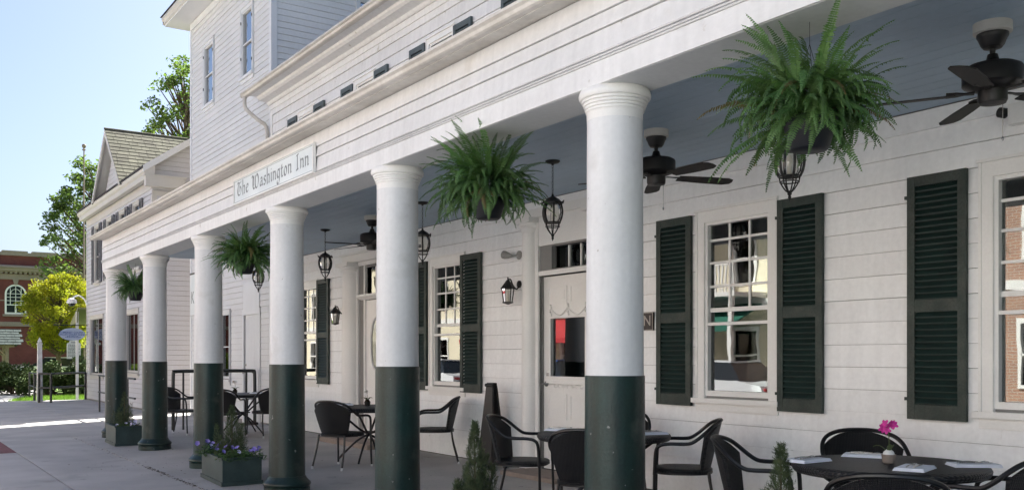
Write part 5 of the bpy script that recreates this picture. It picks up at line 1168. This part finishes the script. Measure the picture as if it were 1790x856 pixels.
tree('yellow_tree', 'rounded bright yellow green tree in front of the courthouse', (8.3, 55.1, 0), 2.0, 5.75, 1.85, 190, 170, .058, 'yellowleaf', 21, .42)
tree('tall_tree', 'tall loose green tree beyond the gabled house on the left', (12.0, 65.0, 0), 1.5, 13.8, 3.5, 330, 52, .12, 'treeleaf', 22, .52)
tree('tall_tree', 'green tree top rising behind the gabled house and beside the tall block', (11.1, 41.3, 0), 7.0, 14.0, 1.85, 170, 52, .08, 'treeleaf', 23, .36)
tree('tall_tree', 'green tree partly hidden behind the tall block', (14.5, 46, 0), 5.0, 14.5, 2.6, 60, 90, .10, 'treeleaf', 24, .6)
tree('street_tree', 'broad green street tree far along the road, seen only reflected in the shop windows', (-7.5, 98, 0), 1.5, 13, 6.5, 110, 70, .22, 'treeleaf', 25, 1.3)
fp = thing('ball_pole', 'thin pole topped by a small ball above the green tree', 'pole', (9.7, 56.3, 0))
q = MB(); q.tube([(9.7, 56.3, 0), (9.7, 56.3, 12.8)], [.06, .035], 8); q.build('shaft', 'wood', fp); q = MB(); q.lathe([(.02, 12.78), (.10, 12.82), (.10, 12.86), (.03, 12.9), (.10, 12.98), (.12, 13.06), (.08, 13.14), (0, 13.17)], 12, Matrix.Translation((9.7, 56.3, 0))); q.build('finial', 'wood', fp, True)
# bushes of the bed
def bush(loc, r, h, n, mt, label, seed, fl=0):
    rnd = random.Random(seed); t = thing('bush', label, 'bush', loc, 'bushes behind the railing'); x, y, z = loc; lf = MB(); tr = MB()
    for i in range(34):
        a = rnd.uniform(0, 6.28); rr = r * rnd.random() ** .5; zz = rnd.uniform(.1, 1) ** .6 * h * math.sqrt(max(.15, 1 - (rr / r) ** 2 * .8)); c = Vector((x + rr * math.cos(a), y + rr * math.sin(a), zz - .05))
        tr.tube([(x + rnd.uniform(-.1, .1), y, -.05), c], [.018, .006], 4); leafmass(lf, c, .30, n, .055, rnd, .8)
    tr.build('branches', 'bark', t); lf.build('foliage', mt, t, kind='stuff')
    for i in range(fl):
        a = rnd.uniform(0, 6.28); rr = r * rnd.random() ** .5; q = MB(); leafmass(q, Vector((x + rr * math.cos(a), y + rr * math.sin(a), h * rnd.uniform(.7, 1.02))), .06, 8, .035, rnd); q.build('blossom', 'blossom', t)
BS = [(5.6, 39.6, .95, 1.2, 'hedgeleaf', 'dark bush directly behind the white post'), (6.9, 39.5, .95, 1.25, 'hedgeleaf', 'dark bush behind the middle of the railing'), (8.1, 39.3, .9, 1.2, 'hedgeleaf', 'dark bush under the historical marker'), (9.4, 39.2, .95, 1.25, 'hedgeleaf', 'dark bush behind the corner of the gabled house'),
      (4.6, 41.0, 1.0, 1.15, 'hedgeleaf', 'dark bush left of the white post'), (1.9, 39.3, 1.0, 1.0, 'limeleaf', 'light green bush at the left edge of the picture'), (3.2, 41.3, .9, 1.05, 'limeleaf', 'yellowish bush beside the sunny path'), (.6, 40.0, 1.0, 1.45, 'limeleaf', 'bush with pink blossom cut by the left edge'), (7.4, 41.4, 1.1, 1.35, 'hedgeleaf', 'taller dark bush at the back of the bed')]
for i, (x, y, r_, h_, m_, lb) in enumerate(BS): bush((x, y, -.03), r_, h_ * 1.08, 190, m_, lb, 40 + i, 16 if i == 7 else 0)
# kiosk
kk = thing('kiosk', 'small open shelter with shake roof and timber posts at the left edge', 'shelter', (4.4, 50.8, 0))
for x, y in ((5.3, 50.2), (5.3, 51.6), (3.3, 50.2), (3.3, 51.6)):
    q = MB(); q.box(x - .07, x + .07, y - .07, y + .07, -.03, 1.95); q.build('post', 'wood', kk)
    q = MB(); q.tube([(x, y, 1.45), (x + (-.45 if x > 4 else .45), y, 1.92)], .04, 4); q.build('brace', 'wood', kk)
q = MB(); q.box(3.0, 5.6, 50.1, 50.3, 1.9, 2.02); q.box(3.0, 5.6, 51.5, 51.7, 1.9, 2.02); q.build('beam', 'wood', kk)
for i in range(6):
    for k in range(9):
        y0 = 49.8 + i * .20; z0 = 2.0 + i * .125; x0 = 2.8 + k * .34 + (.12 if i % 2 else 0)
        q = MB(); q.add([(x0, y0, z0), (x0 + .33, y0, z0), (x0 + .33, y0 + .24, z0 + .135), (x0, y0 + .24, z0 + .135), (x0, y0, z0 + .03), (x0 + .33, y0, z0 + .03), (x0 + .33, y0 + .24, z0 + .15), (x0, y0 + .24, z0 + .15)], [(0, 3, 2, 1), (4, 5, 6, 7), (0, 1, 5, 4), (1, 2, 6, 5), (2, 3, 7, 6), (3, 0, 4, 7)]); q.build('shake', 'kioskroof', kk)
q = MB(); q.add([(2.8, 51.0, 2.78), (5.95, 51.0, 2.78), (5.95, 52.2, 2.0), (2.8, 52.2, 2.0), (2.8, 51.0, 2.74), (5.95, 51.0, 2.74), (5.95, 52.2, 1.96), (2.8, 52.2, 1.96)], [(0, 1, 2, 3), (7, 6, 5, 4), (0, 4, 5, 1), (1, 5, 6, 2), (2, 6, 7, 3), (3, 7, 4, 0)]); q.build('rear_roof', 'kioskroof', kk)
# cars
def car(loc, rzv, mt, label):
    t = thing('parked_car', label, 'car', (0, 0, 0), 'parked cars')
    prof = [(-2.2, .35), (-2.25, .62), (-2.15, .82), (-1.5, .92), (-.95, 1.36), (-.3, 1.46), (.6, 1.44), (1.35, 1.05), (2.05, .92), (2.22, .72), (2.2, .35)]
    q = MB(); q.prism(prof[:4] + [(-1.4, .95), (1.3, .99)] + prof[8:], -.86, .86, lambda p, q_, d: (d, p, q_)); q.build('body', mt, t, True)
    q = MB(); q.add([(-.84, -1.5, .93), (.84, -1.5, .93), (-.62, -.9, 1.42), (.62, -.9, 1.42), (-.62, .62, 1.45), (.62, .62, 1.45), (-.84, 1.4, .99), (.84, 1.4, .99)], [(0, 1, 3, 2), (2, 3, 5, 4), (4, 5, 7, 6), (0, 2, 4, 6), (1, 7, 5, 3)]); q.build('window_glass', 'carglass', t)
    q = MB(); q.box(-.60, .60, -.92, .62, 1.42, 1.475); q.build('roof', mt, t)
    for sx in (-1, 1):
        for y in (-1.35, 1.35):
            m_ = Matrix.Translation((sx * .80, y, .32)) @ Matrix.Rotation(math.pi / 2, 4, 'Y')
            q = MB(); q.lathe([(.20, -.10), (.31, -.10), (.32, -.07), (.32, .07), (.31, .10), (.20, .10)], 24, m_); wh = q.build('wheel', 'rubber', t, True); q = MB(); q.lathe([(0, -.105), (.2, -.104), (.2, .104), (0, .105)], 16, m_); q.build('rim', 'chrome', wh)
        for y, mm_ in ((2.18, 'cap'), (-2.2, 'redawn')): MB().box(sx * .6 - .18, sx * .6 + .18, y - .02, y + .04, .62, .76).build('headlight' if y > 0 else 'tail_light', mm_, t)
    t.location = loc; t.rotation_euler = (0, 0, rzv)
car((8.6, 58, -.05), 1.5, 'carwhite', 'white car parked behind the bushes near the courthouse')
car((-6.3, 18.3, -.13), 0, 'carwhite', 'white car parked across the street, seen reflected in the middle window')
car((-6.3, 33.5, -.13), 0, 'carwhite', 'white car parked farther along across the street, seen reflected in the far window')
car((-6.3, 26, -.13), 0, 'cardark', 'dark blue car parked across the street, seen reflected in the door glass')
# shops across the street (seen in the window panes)
def shop(name, label, y0, y1, h, mt, awn=None, trim='trim', balcony=False, x=-11.0, az=3.25):
    t = thing(name, label, 'building', (x - 4, (y0 + y1) / 2, 0)); FO_ = framePX(x); n = max(2, int((y1 - y0) / 2.2)); st = (y1 - y0) / n; hl = []
    for k in range(n):
        c = y0 + (k + .5) * st; hl += [(c - .55, c + .55, .7, 2.3), (c - .42, c + .42, 3.9, 5.5)]
    q = MB(); wall_holes(q, FO_, y0, y1, 0, h, -.2, 0, hl); q.box(x - 9, x - .2, y0, y0 + .2, 0, h); q.box(x - 9, x - .2, y1 - .2, y1, 0, h); q.box(x - 9, x - 8.8, y0 + .2, y1 - .2, 0, h); q.box(x - 8.8, x - .2, y0 + .2, y1 - .2, h - .3, h - .1); q.build('wall', mt, t)
    q = MB(); q.box(x - .9, x - .8, y0 + .2, y1 - .2, 0, h - .3); q.build('interior', 'dark', t)
    for s0, s1, t0, t1 in hl:
        q = MB(); e = .07
        for a_ in ((s0 - e, s1 + e, t1, t1 + .12), (s0 - e, s1 + e, t0 - .09, t0), (s0 - e, s0 + .02, t0, t1), (s1 - .02, s1 + e, t0, t1), (s0, s1, (t0 + t1) / 2 - .03, (t0 + t1) / 2 + .03)): q.box(*a_, -.08, .05, FO_)
        wn = q.build('window', trim, t); MB().box(s0, s1, t0, t1, -.12, -.11, FO_).build('pane', 'glass', wn)
    q = MB(); q.box(y0 - .1, y1 + .1, h - .45, h, 0, .35, FO_); q.box(y0 - .1, y1 + .1, 3.1, 3.35, 0, .12, FO_); q.build('cornice', trim, t)
    if awn:
        q = MB(); q.prism([(x + .02, az), (x + 1.5, az - .8), (x + 1.5, az - 1.0), (x + 1.47, az - 1.0), (x + 1.47, az - .83), (x + .02, az - .05)], y0 + .3, y1 - .3, lambda p, q_, d: (p, d, q_)); q.build('awning', awn, t)
    if balcony:
        q = MB(); q.box(x, x + 1.6, y0 + .2, y1 - .2, 3.36, 3.5); q.box(x + 1.5, x + 1.58, y0 + .2, y1 - .2, 4.35, 4.45)
        y = y0 + .25
        while y < y1 - .3: q.box(x + 1.52, x + 1.56, y, y + .05, 3.5, 4.35); y += .14
        for k in range(4): yy = y0 + .3 + k * (y1 - y0 - .8) / 3; q.box(x + 1.46, x + 1.58, yy, yy + .12, 0, 6.4)
        q.box(x, x + 1.7, y0, y1, 6.4, 6.6); q.build('balcony', trim, t)
shop('brick_shop', 'red brick shop across the street, only seen reflected in the nearest window', 6, 20.4, 7.5, 'brick2')
shop('pale_bounce_shop', 'pale grey shop added across the street for neutral bounced light, opposite the camera, outside the photo', -12, 5.9, 7.0, 'tower')  # pale facade added so light bounced into the porch is less pink
shop('balcony_house', 'cream clapboard house with balcony across the street, only seen reflected', 20.5, 27.2, 7.6, 'cream', 'greenawn', 'trim', True)
shop('red_awning_shop', 'brick shop with red awning across the street, only seen reflected in the door glass', 27.3, 38, 6.8, 'cream', 'redawn', az=3.0)
shop('cream_shop', 'cream shop across the street, only seen reflected', 38.1, 62, 7.2, 'cream')
